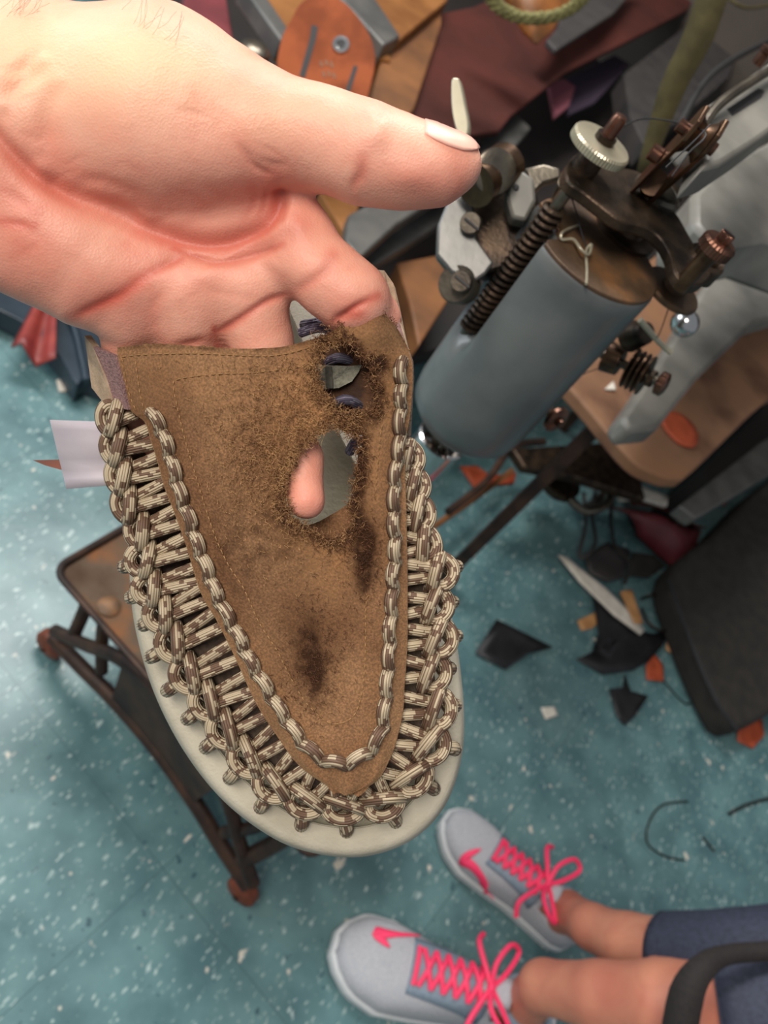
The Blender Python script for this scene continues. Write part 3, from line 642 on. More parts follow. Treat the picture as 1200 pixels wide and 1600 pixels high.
# where each link's pair of strands dives under the suede edge
edge_pts = np.concatenate([lA, rA[::-1]]); ed = np.r_[0, np.cumsum(np.linalg.norm(np.diff(edge_pts, axis=0), axis=1))]
def nearest_s(p): return ed[np.argmin(np.linalg.norm(edge_pts - p, axis=1))]
def edge_at(s_): return np.array([np.interp(s_, ed, edge_pts[:, 0]), np.interp(s_, ed, edge_pts[:, 1])])
cs = [nearest_s(c) for c in ch]; cs = np.maximum.accumulate(cs)
for i in range(len(ch)):
    a = ch[max(i - 1, 0)]; b = ch[min(i + 1, len(ch) - 1)]; T = b - a; L_ = np.linalg.norm(T) / (2 if 0 < i < len(ch) - 1 else 1); T /= np.linalg.norm(T)
    N = np.array([-T[1], T[0]])      # outwards from the upper (path runs anticlockwise in the photo)
    D0 = CD(ch[i][1], ch[i][0]); c = ch[i]
    def pt(t_, n_, z_): q = c + T * t_ * L_ + N * n_; return W(q[0], q[1], D0 - z_)
    link = MB()
    rc = .0023; kO = .62 if c[1] < 850 else .9
    # over-strand: rises from the inner side, crosses on top and dives outward behind the next link
    link.tube([pt(-.48, -12, -.004), pt(-.50, -12, .001), pt(-.32, -9, .0042), pt(.0, -3, .0055), pt(.30, 3, .0042), pt(.46, 7, .0005), pt(.44, 8, -.004)], rc, 14, 5)
    # outer loop, a C opening towards the upper
    link.tube([pt(-.36, -14, -.003), pt(-.46, -3, .0), pt(-.48, 12 * kO, .0012), pt(-.24, 25 * kO, .0008), pt(.08, 26 * kO, .0002), pt(.34, 17 * kO, .0), pt(.42, 4, .0), pt(.46, -8, -.003)], rc, 14, 5)
    e1 = edge_at(cs[i] - .30 * L_); e2 = edge_at(cs[i] + .22 * L_)
    cen = np.array([430, 950.])
    for e_, t0, z0 in ((e1, -.15, -.0005), (e2, .12, .001)):
        ind = -N * 10
        q0 = c + T * t0 * L_ - N * 2; q1 = e_ + (e_ - q0) / max(np.linalg.norm(e_ - q0), 1) * 12
        dE = float(VD(e_[0], e_[1])) + .0052
        mid = (q0 + q1) / 2
        link.tube([W(q0[0], q0[1], D0 - z0), W(*(q0 * .8 + q1 * .2), D0 * .8 + dE * .2 - z0 - .0012), W(*mid, (D0 + dE) / 2 - .0016 - z0 * .5), W(*e_, dE - .0004), W(*q1, dE + .003)], .00205, 12, 4)
    link.obj('cord_link', M['cord'], root)
    if c[1] > 850 and c[0] < 700:
        k_ = (1 if c[1] > 1000 else .8) if c[0] < 600 else (.9 if c[1] > 1150 else .68)
        st = MB().tube([pt(-.05, 12, -.0035), pt(0, 24 * k_, -.004), pt(.05, 36 * k_, -.006), pt(.05, 44 * k_, -.013)], .0026, 14, 5)
        st.obj('cord_anchor', M['cord'], root)
# added dark taupe strip; its colour stands in for shade under the cord lacing
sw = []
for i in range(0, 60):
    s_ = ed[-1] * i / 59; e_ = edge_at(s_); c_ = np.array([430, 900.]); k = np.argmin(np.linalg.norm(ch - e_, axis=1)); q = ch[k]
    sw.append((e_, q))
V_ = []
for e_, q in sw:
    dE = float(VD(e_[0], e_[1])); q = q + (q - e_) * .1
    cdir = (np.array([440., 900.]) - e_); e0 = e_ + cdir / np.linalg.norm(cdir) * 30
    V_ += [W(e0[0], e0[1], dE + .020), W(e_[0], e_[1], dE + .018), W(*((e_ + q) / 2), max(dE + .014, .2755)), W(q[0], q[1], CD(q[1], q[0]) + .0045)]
solid(mesh_obj('inner_shade_strip', (V_, [(4 * i + j, 4 * i + j + 1, 4 * i + j + 5, 4 * i + j + 4) for i in range(59) for j in range(3)]), mat('taupe_shade', (84, 70, 60), (104, 88, 76), 500, .9, bump=.5, bscale=900), root), .001)


# ------------------------------------------------------------------ treadle stand under the machine
st = thing('machine_stand', F(230, 1180, 0), 'low cast iron stand on small brown casters with a rusty metal shelf, behind the sandal', 'stand')
hp = .25
A_, B_ = F(82, 892, hp), F(484, 1346, hp); ex = (B_ - A_); ex.z = 0; wd_ = ex.length; ex.normalize(); ey = Vector((-ex.y, ex.x, 0)); dp_ = .27
def rrect(o_, ex, ey, w, d, r_, n_=6):
    P = []
    for cx, cy, a0 in ((r_, r_, 180), (w - r_, r_, 270), (w - r_, d - r_, 0), (r_, d - r_, 90)):
        for k in range(n_ + 1):
            a = R(a0 + 90 * k / n_); P.append(o_ + ex * (cx + r_ * math.cos(a)) + ey * (cy + r_ * math.sin(a)))
    return P
P = rrect(A_, ex, ey, wd_, dp_, .018)
MB().prism(P, (0, 0, -.004)).obj('shelf', M['shelf'], st)
mb = MB(); mb.tube([p + Z * .004 for p in P], .0042, 8, 1, closed=True); mb.obj('shelf_rim', M['iron'], st)
mb = MB(); mb.lathe(F(170, 948, hp), Z, [(.013, 0), (.013, .002), (.010, .004), (0.001, .0045)], 20); mb.obj('rivet', M['rust'], st)
def F2(px, py, h): return F(px, py, h)
c1, c2 = F(80, 1006, .025), F(380, 1390, .025)
for side in (0, 1):
    off = ey * (.22 * side)
    mb = MB()
    a1, a2 = c1 + off + Z * .012, c2 + off + Z * .012
    u = (a2 - a1); ul = u.length; u.normalize()
    # arched rail between the feet, with openwork near each end
    up = [a1 + Z * .03, a1 + u * ul * .12 + Z * .08, a1 + u * ul * .28 + Z * .15, a1 + u * ul * .5 + Z * .18, a1 + u * ul * .72 + Z * .15, a1 + u * ul * .88 + Z * .08, a2 + Z * .03]
    lw = [a1 + Z * .01, a1 + u * ul * .15 + Z * .025, a1 + u * ul * .3 + Z * .045, a1 + u * ul * .5 + Z * .055, a1 + u * ul * .7 + Z * .045, a1 + u * ul * .85 + Z * .025, a2 + Z * .01]
    mb.tube([p + ey * .0 for p in up], .009, 10, 6); mb.tube(lw, .010, 10, 6)
    pan = [Vector(p) for p in crom([tuple(p) for p in up[2:5]], 5)] + [Vector(p) for p in reversed(crom([tuple(p) for p in lw[2:5]], 5))]
    mb.prism([p - ey * .005 for p in pan], ey * .010)
    mb.tube([a1 + u * .03 + Z * .05, a1 + u * .02 + ey * .02 + Z * .13, A_ + ex * .03 + ey * (.03 + .22 * side) - Z * .006], .009, 10, 6)
    mb.tube([a2 - u * .03 + Z * .05, a2 - u * .02 + ey * .02 + Z * .13, B_ - ex * .03 + ey * (.03 + .22 * side) - Z * .006], .011, 10, 6)
    mb.tube([a2 - u * .07 + Z * .06, a2 - u * .05 + ey * .01 + Z * .15, B_ - ex * .10 + ey * (.02 + .22 * side) - Z * .006], .008, 10, 6)
    mb.tube([a1 + u * .09 + Z * .07, a1 + u * .06 + ey * .01 + Z * .15, A_ + ex * .10 + ey * (.02 + .22 * side) - Z * .006], .008, 10, 6)
    mb.obj('iron_frame', M['iron'], st)
    for c_ in (c1, c2):
        q = c_ + off
        w_ = MB().lathe(q - ey * .010, ey, [(.006, -.003), (.018, 0), (.022, .004), (.022, .016), (.018, .02), (.006, .023)], 22).obj('caster', M['caster'], st)
        MB().cyl(q - ey * .016, q + ey * .016, .004).obj('axle', M['darksteel'], w_)
# upright column carrying the machine
mc = Vector((.016, .458, 0)); mcr = Vector((.09, .80, 0))

# ------------------------------------------------------------------ patching machine head
mh = thing('sewing_machine', mc + Z * .62, 'old blue grey sewing machine head with coil spring and knobs, right of the hand', 'sewing machine')
ht = .888; hb_ = .735; rt = .0438
top = F(930, 393, ht); mc = Vector((top.x, top.y, 0)); bx = mc
# body with a lengthwise slot for the spring on its left
dirslot = (F(800, 330, ht) - mc); dirslot.z = 0; dirslot.normalize(); sa = math.atan2(dirslot.y, dirslot.x)
V_ = []; F_ = []; NA = 72; hs = [ht - .0, ht - .002, ht - .01] + [ht - .02 - .01 * k for k in range(13)] + [hb_ + .002, hb_ - .003, hb_ - .006]
def rad(a, h):
    d = abs((a - sa + math.pi) % (2 * math.pi) - math.pi); r_ = rt
    if h < hb_ + .004: r_ = rt - (hb_ + .004 - h) * .8
    if h > ht - .001: r_ = rt - .001
    low = ht - .088
    if h > low - .004:
        k = min(1, (h - low + .004) / .01)
        if d < .42: r_ -= .015 * k * min(1, (.42 - d) / .05)
    return r_
for h in hs:
    for k in range(NA):
        a = 2 * math.pi * k / NA; r_ = rad(a, h); V_.append(mc + Vector((math.cos(a) * r_, math.sin(a) * r_, h)))
for i in range(len(hs) - 1):
    for k in range(NA): F_.append((i * NA + k, (i + 1) * NA + k, (i + 1) * NA + (k + 1) % NA, i * NA + (k + 1) % NA))
F_ += [tuple(range(NA)), tuple(reversed(range((len(hs) - 1) * NA, len(hs) * NA)))]
sharp(mesh_obj('head_cylinder', (V_, F_), M['enamel'], mh), 50)
P = [mc + Vector((math.cos(2 * math.pi * k / NA), math.sin(2 * math.pi * k / NA), 0)) * (rad(2 * math.pi * k / NA, ht - .05) - .001) + Z * (ht + .0025) for k in range(NA)]
bevel(MB().prism(P, (0, 0, -.003)).obj('top_plate', M['rust'], mh), .0006)
# spring in slot
sc_ = mc + dirslot * (rt - .007); mb = MB(); P = []
for k in range(22 * 10 + 1):
    a = 2 * math.pi * k / 10; P.append(sc_ + Vector((math.cos(a) * .0058, math.sin(a) * .0058, ht - .085 + (.098) * k / 220)))
mb.tube(P, .0017, 6, 1); mb.obj('coil_spring', M['darksteel'], mh)
MB().cyl(sc_ + Z * (ht - .090), sc_ + Z * (ht + .03), .0035).obj('spring_rod', M['oldsteel'], mh)
def TP(px, py, h): return F(px, py, h)
# bracket plate above the head
hbk = ht + .030
bp_out = [(884, 262), (900, 240), (925, 236), (960, 258), (1000, 268), (1030, 290), (1045, 318), (1062, 340), (1085, 380), (1108, 405), (1112, 428), (1098, 444), (1072, 442), (1056, 425), (1048, 395), (1030, 368), (1002, 352), (972, 345), (940, 322), (912, 300), (890, 285)]
P = FP([tuple(p) for p in crom(bp_out, 4, True)], hbk)
bevel(MB().prism(P, (0, 0, -.007)).obj('lever_plate', M['darksteel'], mh), .0012)
mb = MB(); mb.lathe(F(1018, 312, hbk - .004), Z, [(.0155, 0), (.0155, .006), (.0135, .008), (.0125, .0065), (.0105, .0065), (.0105, .009), (.006, .009)], 36); mb.obj('collar', M['oldsteel'], mh)
mb = MB(); mb.lathe(F(1084, 425, hbk - .010), Z, [(.0125, 0), (.0125, .010), (.011, .012), (.0095, .0105), (.008, .0105), (.008, .014), (.0055, .014), (.0055, .02)], 32); mb.obj('boss', M['darksteel'], mh)
kp = F(1080, 428, hbk + .004); kq = F(1112, 374, hbk + .026)
ka = Z
mb = MB(); mb.cyl(kp - Z * .01, kp + Z * .020, .0048); mb.obj('knob_post', M['bronze'], mh)
kk = kp + Z * .015
kn = MB().lathe(kk, ka, [(.0075, 0), (.0098, .001), (.0098, .006), (.0085, .0075), (.004, .0078), (.004, .012), (.0035, .0125)], 40, knurl=30, kd=.0004).obj('knurled_knob', M['copper'], mh)
MB().box(kk + Z * .0127, (.0035, 0, 0), (0, .0006, 0), (0, 0, .0004)).obj('screw_slot', M['black'], kn)
# cream knurled wheel on its threaded post
wc = F(932, 236, hbk + .012)
MB().lathe(wc - Z * .02, Z, [(.008, 0), (.008, .014), (.006, .02), (.006, .03)], 24).obj('wheel_post', M['darksteel'], mh)
MB().lathe(wc, Z, [(.0155, 0), (.0180, .0007), (.0180, .0048), (.0170, .006), (.001, .0066)], 40, knurl=56, kd=.00045).obj('knurled_wheel', M['nickel'], mh)
MB().lathe(wc + Z * .006, Z, [(.0042, 0), (.0042, .014), (.0033, .0158), (.0012, .0162)], 24).obj('threaded_post', M['copper'], mh)
# peg between plate and head
MB().cyl(F(872, 312, ht + .002), F(884, 285, ht + .020) , .0042, .0046).obj('peg', M['oldsteel'], mh)
# lower round cover, disc and cam on the head top
MB().lathe(F(975, 365, ht + .002), Z, [(.021, 0), (.021, .003), (.0195, .004), (.012, .004), (.011, .009), (.008, .010)], 36).obj('round_cover', M['darksteel'], mh)
MB().lathe(F(1010, 335, ht + .004), Z, [(.012, 0), (.012, .02), (.010, .022)], 30).obj('needle_bar_sleeve', M['darksteel'], mh)
MB().lathe(F(1045, 458, ht - .004), Z, [(.0185, 0), (.0195, .001), (.0195, .003), (.0185, .0042), (.008, .0045), (.008, .009), (.006, .010)], 36).obj('guide_disc', M['rust'], mh)
MB().cyl(F(1060, 445, ht - .002), F(1078, 430, hbk - .008), .006).obj('boss_post', M['darksteel'], mh)
# hooked wire and threads on the head
mb = MB(); mb.tube([F(x, y, h) for x, y, h in ((905, 352, ht + .003), (880, 362, ht + .006), (878, 374, ht + .004), (896, 374, ht + .006), (908, 390, ht + .008), (920, 398, ht + .007), (924, 382, ht + .009), (916, 392, ht + .006), (917, 420, ht + .004), (916, 444, ht + .004))], .00085, 8, 5); mb.obj('wire_hook', M['nickel'], mh)
mb = MB(); mb.tube([F(890, 300, ht + .02), F(900, 330, ht + .012), F(905, 350, ht + .008), F(915, 382, ht + .006), F(922, 395, ht + .006)], .0004, 6, 5); mb.obj('black_thread', M['black'], mh)
# take-up fork and roller
fa_, fb_ = F(1005, 300, hbk + .002), F(1100, 205, hbk + .055)
ax_ = (fb_ - fa_).normalized(); side_ = ax_.cross(Z).normalized(); upv = side_.cross(ax_).normalized()
for sgn in (-1, 1):
    pl = [fa_ - upv * .006, fa_ + upv * .006, fa_ + ax_ * .035 + upv * .009, fb_ + upv * .011, fb_ + ax_ * .008 + upv * .006, fb_ + ax_ * .009 - upv * .005, fb_ - upv * .011, fa_ + ax_ * .03 - upv * .009]
    bevel(MB().prism([p + side_ * (.006 * sgn - .0012) for p in pl], side_ * .0024).obj('take_up_fork', M['bronze'], mh), .0005)
MB().lathe(fb_ - side_ * .0045 - ax_ * .006, side_, [(.011, 0), (.009, .002), (.0075, .0045), (.009, .007), (.011, .009)], 28).obj('thread_roller', M['bronze'], mh)
MB().cyl(fb_ - side_ * .011 - ax_ * .006, fb_ + side_ * .012 - ax_ * .006, .0035).obj('roller_pin', M['copper'], mh)
MB().cyl(fb_ - ax_ * .03 + side_ * .008 - upv * .002, fb_ - ax_ * .03 + side_ * .0135 - upv * .002, .0045).obj('fork_screw', M['copper'], mh)
MB().cyl(F(1012, 312, hbk - .02), fa_ + ax_ * .012, .0075).obj('needle_bar', M['bronze'], mh)
# slotted steel arm above, running off the frame
am = [(1082, 190), (1110, 160), (1160, 125), (1215, 88), (1290, 40), (1300, 130), (1230, 185), (1180, 222), (1130, 254), (1098, 262), (1108, 225)]
ho = hbk + .045
bevel(MB().prism(FP(am, ho), (0, 0, -.022)).obj('upper_arm', M['enamel2'], mh), .003)
mb = MB(); mb.prism(FP([(1137, 170), (1185, 138), (1195, 142), (1190, 152), (1145, 180)], ho + .0006), (0, 0, -.001)); mb.obj('arm_slot', M['black'], mh)
mb = MB(); mb.tube([F(x, y, ho + h) for x, y, h in ((1095, 200, .002), (1115, 172, .006), (1140, 150, .009), (1180, 124, .009), (1230, 94, .009))], .0030, 10, 5); mb.obj('arm_rail', M['oldsteel'], mh)
MB().lathe(F(1182, 100, ho), Z, [(.004, 0), (.004, .008), (.0055, .009), (.0055, .012), (.003, .0125)], 16).obj('arm_screw', M['copper'], mh)
mb = MB(); mb.tube([F(960, 205, hbk + .02), F(1010, 185, hbk + .035), F(1100, 205, hbk + .058), F(1075, 240, hbk + .05), F(1050, 275, hbk + .04)], .00045, 5, 5)
mb.tube([F(1110, 195, hbk + .065), F(1080, 225, hbk + .058), F(1040, 262, hbk + .05)], .0004, 5, 4); mb.obj('black_thread', M['black'], mh)
# left bracket with cam, link and handle
lb = [(700, 312), (735, 300), (742, 330), (745, 372), (772, 410), (758, 428), (740, 440), (705, 425), (682, 398), (684, 350)]
bevel(MB().prism([W(x, y, .475) for x, y in lb], VIEW * .010).obj('side_bracket', mat('bracket_steel', (104, 104, 102), (124, 122, 118), 30, .4, .6, bump=.1, bscale=200), mh), .0015)
bevel(MB().prism([W(x, y, .488) for x, y in [(735, 300), (800, 270), (840, 300), (850, 350), (790, 420), (760, 430), (720, 400), (715, 330)]], VIEW * .018).obj('bracket_back', M['darksteel'], mh), .003)
def disc(name, px, py, d, rpx, m, th=.006, tilt=Vector((0, 0, 0)), prof=None, parent=mh, n_=28):
    r_ = rpx * d / FPX; ax = (-VIEW + tilt).normalized()
    return MB().lathe(W(px, py, d), ax, prof or [(r_, 0), (r_, th * .8), (r_ * .9, th)], n_).obj(name, m, parent)
for (x, y) in ((737, 350), (722, 440)):
    dd = disc('slotted_screw', x, y, .472, 17, M['oldsteel'], .005, ROT @ Vector((-.3, -.2, 0)))
    MB().box(W(x, y, .4664), (ROT @ Vector((.7, -.6, 0))) * .0058, (ROT @ Vector((.6, .7, 0))) * .0007, VIEW * .0006).obj('screw_slot', M['black'], dd)
disc('pivot_boss', 722, 446, .49, 30, M['oldsteel'], .014, ROT @ Vector((-.4, -.2, 0)))
MB().cyl(W(742, 290, .455), W(790, 258, .475), .0125, .013).obj('cam_roller', M['bronze'], mh)
MB().lathe(W(770, 268, .455), (-VIEW + ROT @ Vector((.3, -.5, 0))), [(.0125, 0), (.0125, .004), (.0105, .005), (.004, .0055)], 26).obj('cam_cap', M['oldsteel'], mh)
bevel(MB().prism([W(x, y, .468) for x, y in [(795, 275), (812, 262), (835, 278), (838, 312), (822, 345), (800, 340), (792, 310)]], VIEW * .014).obj('link_block', M['enamel2'], mh), .002)
disc('link_hole', 806, 293, .4676, 5, M['black'], .0006)
bevel(MB().prism([W(x, y, .474) for x, y in [(820, 262), (850, 255), (875, 262), (878, 278), (850, 286), (835, 300)]], VIEW * .008).obj('link_arm', M['oldsteel'], mh), .0015)
P = [(705, 128), (712, 121), (719, 128), (727, 165), (732, 195), (728, 215), (717, 215), (706, 175)]
o_ = MB().prism([W(x, y, .452) for x, y in [tuple(p) for p in crom(P, 5, True)]], VIEW * .004 + ROT @ Vector((.002, 0, 0))).obj('lift_lever', M['nickel'], mh); bevel(o_, .0014, 3)
MB().tube([W(723, 212, .454), W(732, 240, .458), W(745, 270, .465)], .0035, 12, 4).obj('lever_stem', M['oldsteel'], mh)
# thread tensioner on right side, thumb screw, presser end
tc_, td_ = W(955, 560, .60), W(1035, 600, .585)
ta = (td_ - tc_).normalized()
mb = MB(); mb.cyl(tc_ - ta * .02, td_, .0035); mb.obj('tension_post', M['oldsteel'], mh)
MB().cyl(tc_ - ta * .004, tc_ + ta * .008, .012, .010).obj('tension_base', M['bronze'], mh)
for k in range(4): MB().lathe(tc_ + ta * (.015 + .0042 * k), ta, [(.008, 0), (.0155, .0008), (.0155, .0016), (.008, .0024)], 30).obj('tension_disc', M['bronze'], mh)
mb = MB(); mb.tube([tc_ + ta * (.0315 + .0009 * k / 8) + (ta.orthogonal().normalized() * math.cos(k * math.pi / 4) + ta.cross(ta.orthogonal().normalized()) * math.sin(k * math.pi / 4)) * .006 for k in range(33)], .0009, 6, 1); mb.obj('tension_spring', M['darksteel'], mh)
MB().lathe(td_ - ta * .004, ta, [(.007, 0), (.009, .001), (.009, .006), (.006, .0075)], 30, knurl=22, kd=.0004).obj('tension_nut', M['copper'], mh)
mb = MB(); mb.tube([W(1000, 500, .56), W(1030, 535, .57), W(1050, 552, .57)], .0022, 8, 4); mb.obj('thread_guide_bar', M['nickel'], mh)
MB().cyl(W(985, 525, .59), W(1010, 520, .575), .012, .008).obj('tension_bracket', M['darksteel'], mh)
MB().cyl(W(850, 635, .60), W(868, 655, .585), .004).obj('thumb_screw_stem', M['bronze'], mh)
MB().lathe(W(866, 652, .588), (W(885, 672, .58) - W(866, 652, .588)), [(.006, 0), (.0105, .0012), (.0105, .004), (.007, .0052), (.0035, .0055), (.0035, .009)], 26).obj('thumb_screw', M['copper'], mh)
mb = MB(); mb.tube([W(965, 568, .59), W(900, 590, .60), W(840, 645, .60), (W(815, 690, .62))], .0004, 5, 4); mb.tube([W(1045, 480, .5), W(1033, 515, .54), W(1025, 530, .57)], .0004, 5, 3); mb.obj('black_thread', M['black'], mh)
bb = F(688, 690, .665)
MB().lathe(bb - Z * .03, Z, [(.020, 0), (.0215, .02), (.0215, .034), (.0195, .035), (.0185, .030), (.0185, .012), (.002, .010)], 36).obj('presser_cup', M['chrome'], mh)
mb = MB()
for k in range(5): mb.ball(bb + Vector((random.uniform(-.01, .01), random.uniform(-.01, .01), -.006)), .005)
mb.obj('cup_lining', M['darksteel'], mh)
MB().cyl(mc + Z * (hb_ - .004), bb + Z * .006, .012, .010).obj('presser_bar', M['oldsteel'], mh)
# cylinder-bed arm and rear casting
bevel(MB().prism(FP([(1085, 300), (1120, 262), (1210, 215), (1320, 190), (1320, 420), (1200, 372), (1120, 385), (1085, 345)], .86), (0, 0, -.05)).obj('rear_casting', M['enamel2'], mh), .006)
bevel(MB().prism(FP([(1210, 300), (1280, 300), (1320, 400), (1300, 470), (1180, 505), (1092, 590), (1030, 668), (985, 672), (972, 650), (1000, 610), (1058, 520), (1105, 440), (1180, 370)], .66), (0, 0, -.03)).obj('gooseneck_arm', M['enamel2'], mh), .006)
mb = MB(); mb.ball(W(1070, 505, .62), .011); mb.obj('ball_handle', M['chrome'], mh)

# ------------------------------------------------------------------ bench board right of the machine
bd = [(858, 555), (900, 500), (1000, 420), (1240, 260), (1300, 560), (1200, 625), (1085, 735), (1060, 748), (1030, 742), (990, 720), (930, 650)]
block_dark = MB().prism(FP([(1100, 735), (1190, 640), (1300, 500), (1340, 600), (1200, 700), (1118, 770)], .2), (0, 0, -.19)).obj('storage_box', M['dark']); tag(block_dark, 'black storage box in the shadow below the bench board corner', 'box')
b_ = thing('machine_bench', F(1050, 640, .5), 'worn brown wooden bench board with rounded corner under the gooseneck arm', 'bench')
bevel(MB().prism(FP([tuple(p) for p in crom(bd, 4, True)], .52), (0, 0, -.022)).obj('board', M['board'], b_), .004)
for (x, y) in ((960, 640), (1190, 560), (1120, 420)):
    q = F(x, y, .498); MB().box(Vector((q.x, q.y, .249)), (.010, 0, 0), (0, .010, 0), (0, 0, .249)).obj('leg', M['iron'], b_)
def scrap(name, poly, h, m, label, cat, group=None, th=.0022, curl=.0, sp=0, ang=0):
    P = [tuple(p) for p in crom(poly, sp, True)] if sp else poly
    Q = FP(P, h); c = sum(Q, Vector()) / len(Q); V = []; 
    rings_ = [1, .66, .33]; n_ = len(Q)
    for k, s_ in enumerate(rings_):
        for q in Q:
            v = c + (q - c) * s_; v = v + Z * (curl * (s_ ** 2) * (.5 + .5 * math.sin(2 * math.atan2(q.y - c.y, q.x - c.x) + len(label)))); V.append(v)
    V.append(c); Fc = [(k * n_ + i, k * n_ + (i + 1) % n_, (k + 1) * n_ + (i + 1) % n_, (k + 1) * n_ + i) for k in range(2) for i in range(n_)] + [(2 * n_ + i, 2 * n_ + (i + 1) % n_, 3 * n_) for i in range(n_)]
    o_ = mesh_obj(name, (V, Fc), m); solid(o_, th, 0)
    if name == 'leather_scrap': group = 'leather offcuts lying about the machine'
    return tag(o_, label, cat, group)
scrap('leather_scrap', [(1032, 650), (1050, 643), (1075, 655), (1090, 678), (1085, 698), (1062, 694), (1040, 672)], .5225, M['orange'], 'orange oval leather offcut lying on the worn bench board', 'scrap', sp=4)
scrap('leather_scrap', [(945, 608), (958, 596), (962, 610)], .5225, M['cream'], 'tiny white offcut on the bench board beside the machine', 'scrap')

# ------------------------------------------------------------------ scraps on the floor
scrap('leather_scrap', [(740, 1022), (776, 968), (815, 990), (862, 1013), (825, 1022), (788, 1047)], .003, M['blackleather'], 'black kite-shaped leather offcut lying alone on the teal floor', 'scrap', curl=.006)
scrap('leather_scrap', [(900, 1030), (925, 1020), (935, 990), (920, 920), (950, 940), (990, 985), (1020, 990), (1045, 985), (1035, 1010), (1010, 1035), (985, 1050), (940, 1055)], .004, M['blackleather'], 'large black leather offcut with spiky points under the white strip', 'scrap', curl=.010)
scrap('leather_scrap', [(950, 1078), (972, 1075), (975, 1055), (985, 1080), (1012, 1088), (990, 1120), (975, 1134), (963, 1118)], .003, M['blackleather'], 'small black tooth-shaped leather offcut below the large spiky one', 'scrap', curl=.006)
scrap('leather_strip', [(872, 868), (885, 872), (945, 920), (992, 965), (1006, 985), (1000, 992), (960, 962), (905, 910)], .016, M['cream'], 'long white tapering leather strip lying on black offcuts', 'strip', th=.004, curl=.004)
scrap('leather_scrap', [(902, 970), (940, 952), (944, 965), (925, 982), (908, 985)], .003, M['tan'], 'tan leather offcut left of the white strip', 'scrap')
scrap('leather_scrap', [(968, 925), (985, 922), (996, 950), (1004, 975), (990, 975)], .020, M['tan'], 'narrow tan offcut right of the white strip', 'scrap', curl=.004)
scrap('leather_scrap', [(1008, 1040), (1022, 1022), (1036, 1040), (1034, 1066), (1010, 1062)], .003, M['orange'], 'orange leather offcut right of the small black tooth-shaped scrap', 'scrap', curl=.005)
scrap('leather_scrap', [(1040, 1000), (1070, 1005), (1085, 1035), (1068, 1038), (1040, 1015)], .003, M['tan'], 'pale tan offcut beside the dark bag edge', 'scrap', curl=.005)
scrap('leather_scrap', [(1150, 1130), (1190, 1120), (1192, 1150), (1175, 1170), (1152, 1158)], .003, M['orange'], 'orange leather offcut below the dark olive bag', 'scrap', curl=.006)
scrap('leather_scrap', [(718, 730), (745, 728), (765, 745), (805, 740), (802, 756), (762, 760), (740, 765)], .003, M['orange'], 'dull orange offcut under the sewing machine', 'scrap', curl=.004)
scrap('leather_scrap', [(1110, 770), (1160, 735), (1165, 755), (1130, 790)], .003, M['orange'], 'orange offcut in shadow beside grey strip', 'scrap')
scrap('leather_scrap', [(912, 870), (945, 850), (985, 860), (972, 905), (945, 912), (920, 895)], .010, M['darkgrey'], 'dark grey leather offcut below the maroon piece', 'scrap', curl=.010)
scrap('leather_scrap', [(985, 865), (1020, 868), (1040, 885), (1010, 905), (985, 900)], .012, M['bag'], 'dark brown leather offcut touching maroon piece', 'scrap', curl=.010)
scrap('paper_scrap', [(730, 860), (742, 860), (743, 870), (732, 871)], .002, M['cream'], 'small white crumb on teal floor beside the sandal', 'scrap')
scrap('paper_scrap', [(845, 1106), (866, 1104), (872, 1118), (852, 1124)], .002, M['cream'], 'small pale crumb below the black kite-shaped offcut', 'scrap')
# maroon folded leather
fm = thing('folded_leather', F(1020, 840, 0), 'maroon folded leather piece lying among offcuts beside the grey leg', 'leather')
V_ = []; 
for i in range(9):
    for j in range(7):
        u, w_ = i / 8, j / 6; a = F(935 + 150 * u, 800 + 34 * u, 0); b = F(985 + 70 * u, 845 + 70 * u * .9, 0)
        p = a.lerp(b, w_); p.z = .012 + .055 * math.sin(math.pi * w_) * (.5 + .5 * math.sin(u * 4)) + .01; V_.append(p)
solid(mesh_obj('leather_fold', (V_, [(i * 7 + j, i * 7 + j + 1, (i + 1) * 7 + j + 1, (i + 1) * 7 + j) for i in range(8) for j in range(6)]), M['maroon'], fm), .003)
V_ = []
for i in range(9):
    for j in range(7):
        u, w_ = i / 8, j / 6; p = F(965 + 110 * u, 775 + 50 * u, .0).lerp(F(955 + 120 * u, 815 + 30 * u, 0), w_); p.z = .02 + .05 * w_ + .012 * math.sin(5 * u); V_.append(p)
solid(mesh_obj('leather_flap', (V_, [(i * 7 + j, i * 7 + j + 1, (i + 1) * 7 + j + 1, (i + 1) * 7 + j) for i in range(8) for j in range(6)]), M['redleather'], fm), .003)
# grey leg, dark bag
g_ = MB().prism(FP([(1062, 790), (1088, 810), (1290, 690), (1290, 630), (1190, 690)], .30), (0, 0, -.03)).obj('steel_bar', M['grey'])
bevel(g_, .004); tag(g_, 'flat grey steel bar slanting in from the right above the dark bag', 'bar')
bg = thing('bag', F(1150, 960, 0), 'dark olive canvas bag standing on the floor at the right edge', 'bag')
o_ = MB().prism(FP([tuple(p) for p in crom([(1048, 905), (1080, 858), (1110, 838), (1200, 752), (1330, 700), (1340, 1020), (1220, 1105), (1155, 1136), (1120, 1090), (1080, 1000)], 3, True)], .07), (0, 0, -.065)).obj('body', M['bag'], bg); bevel(o_, .012, 3)
MB().tube([F(x, y, .066) for x, y in ((1045, 905), (1078, 1000), (1118, 1092), (1152, 1140))], .004, 8, 5).obj('piping', M['blackleather'], bg)
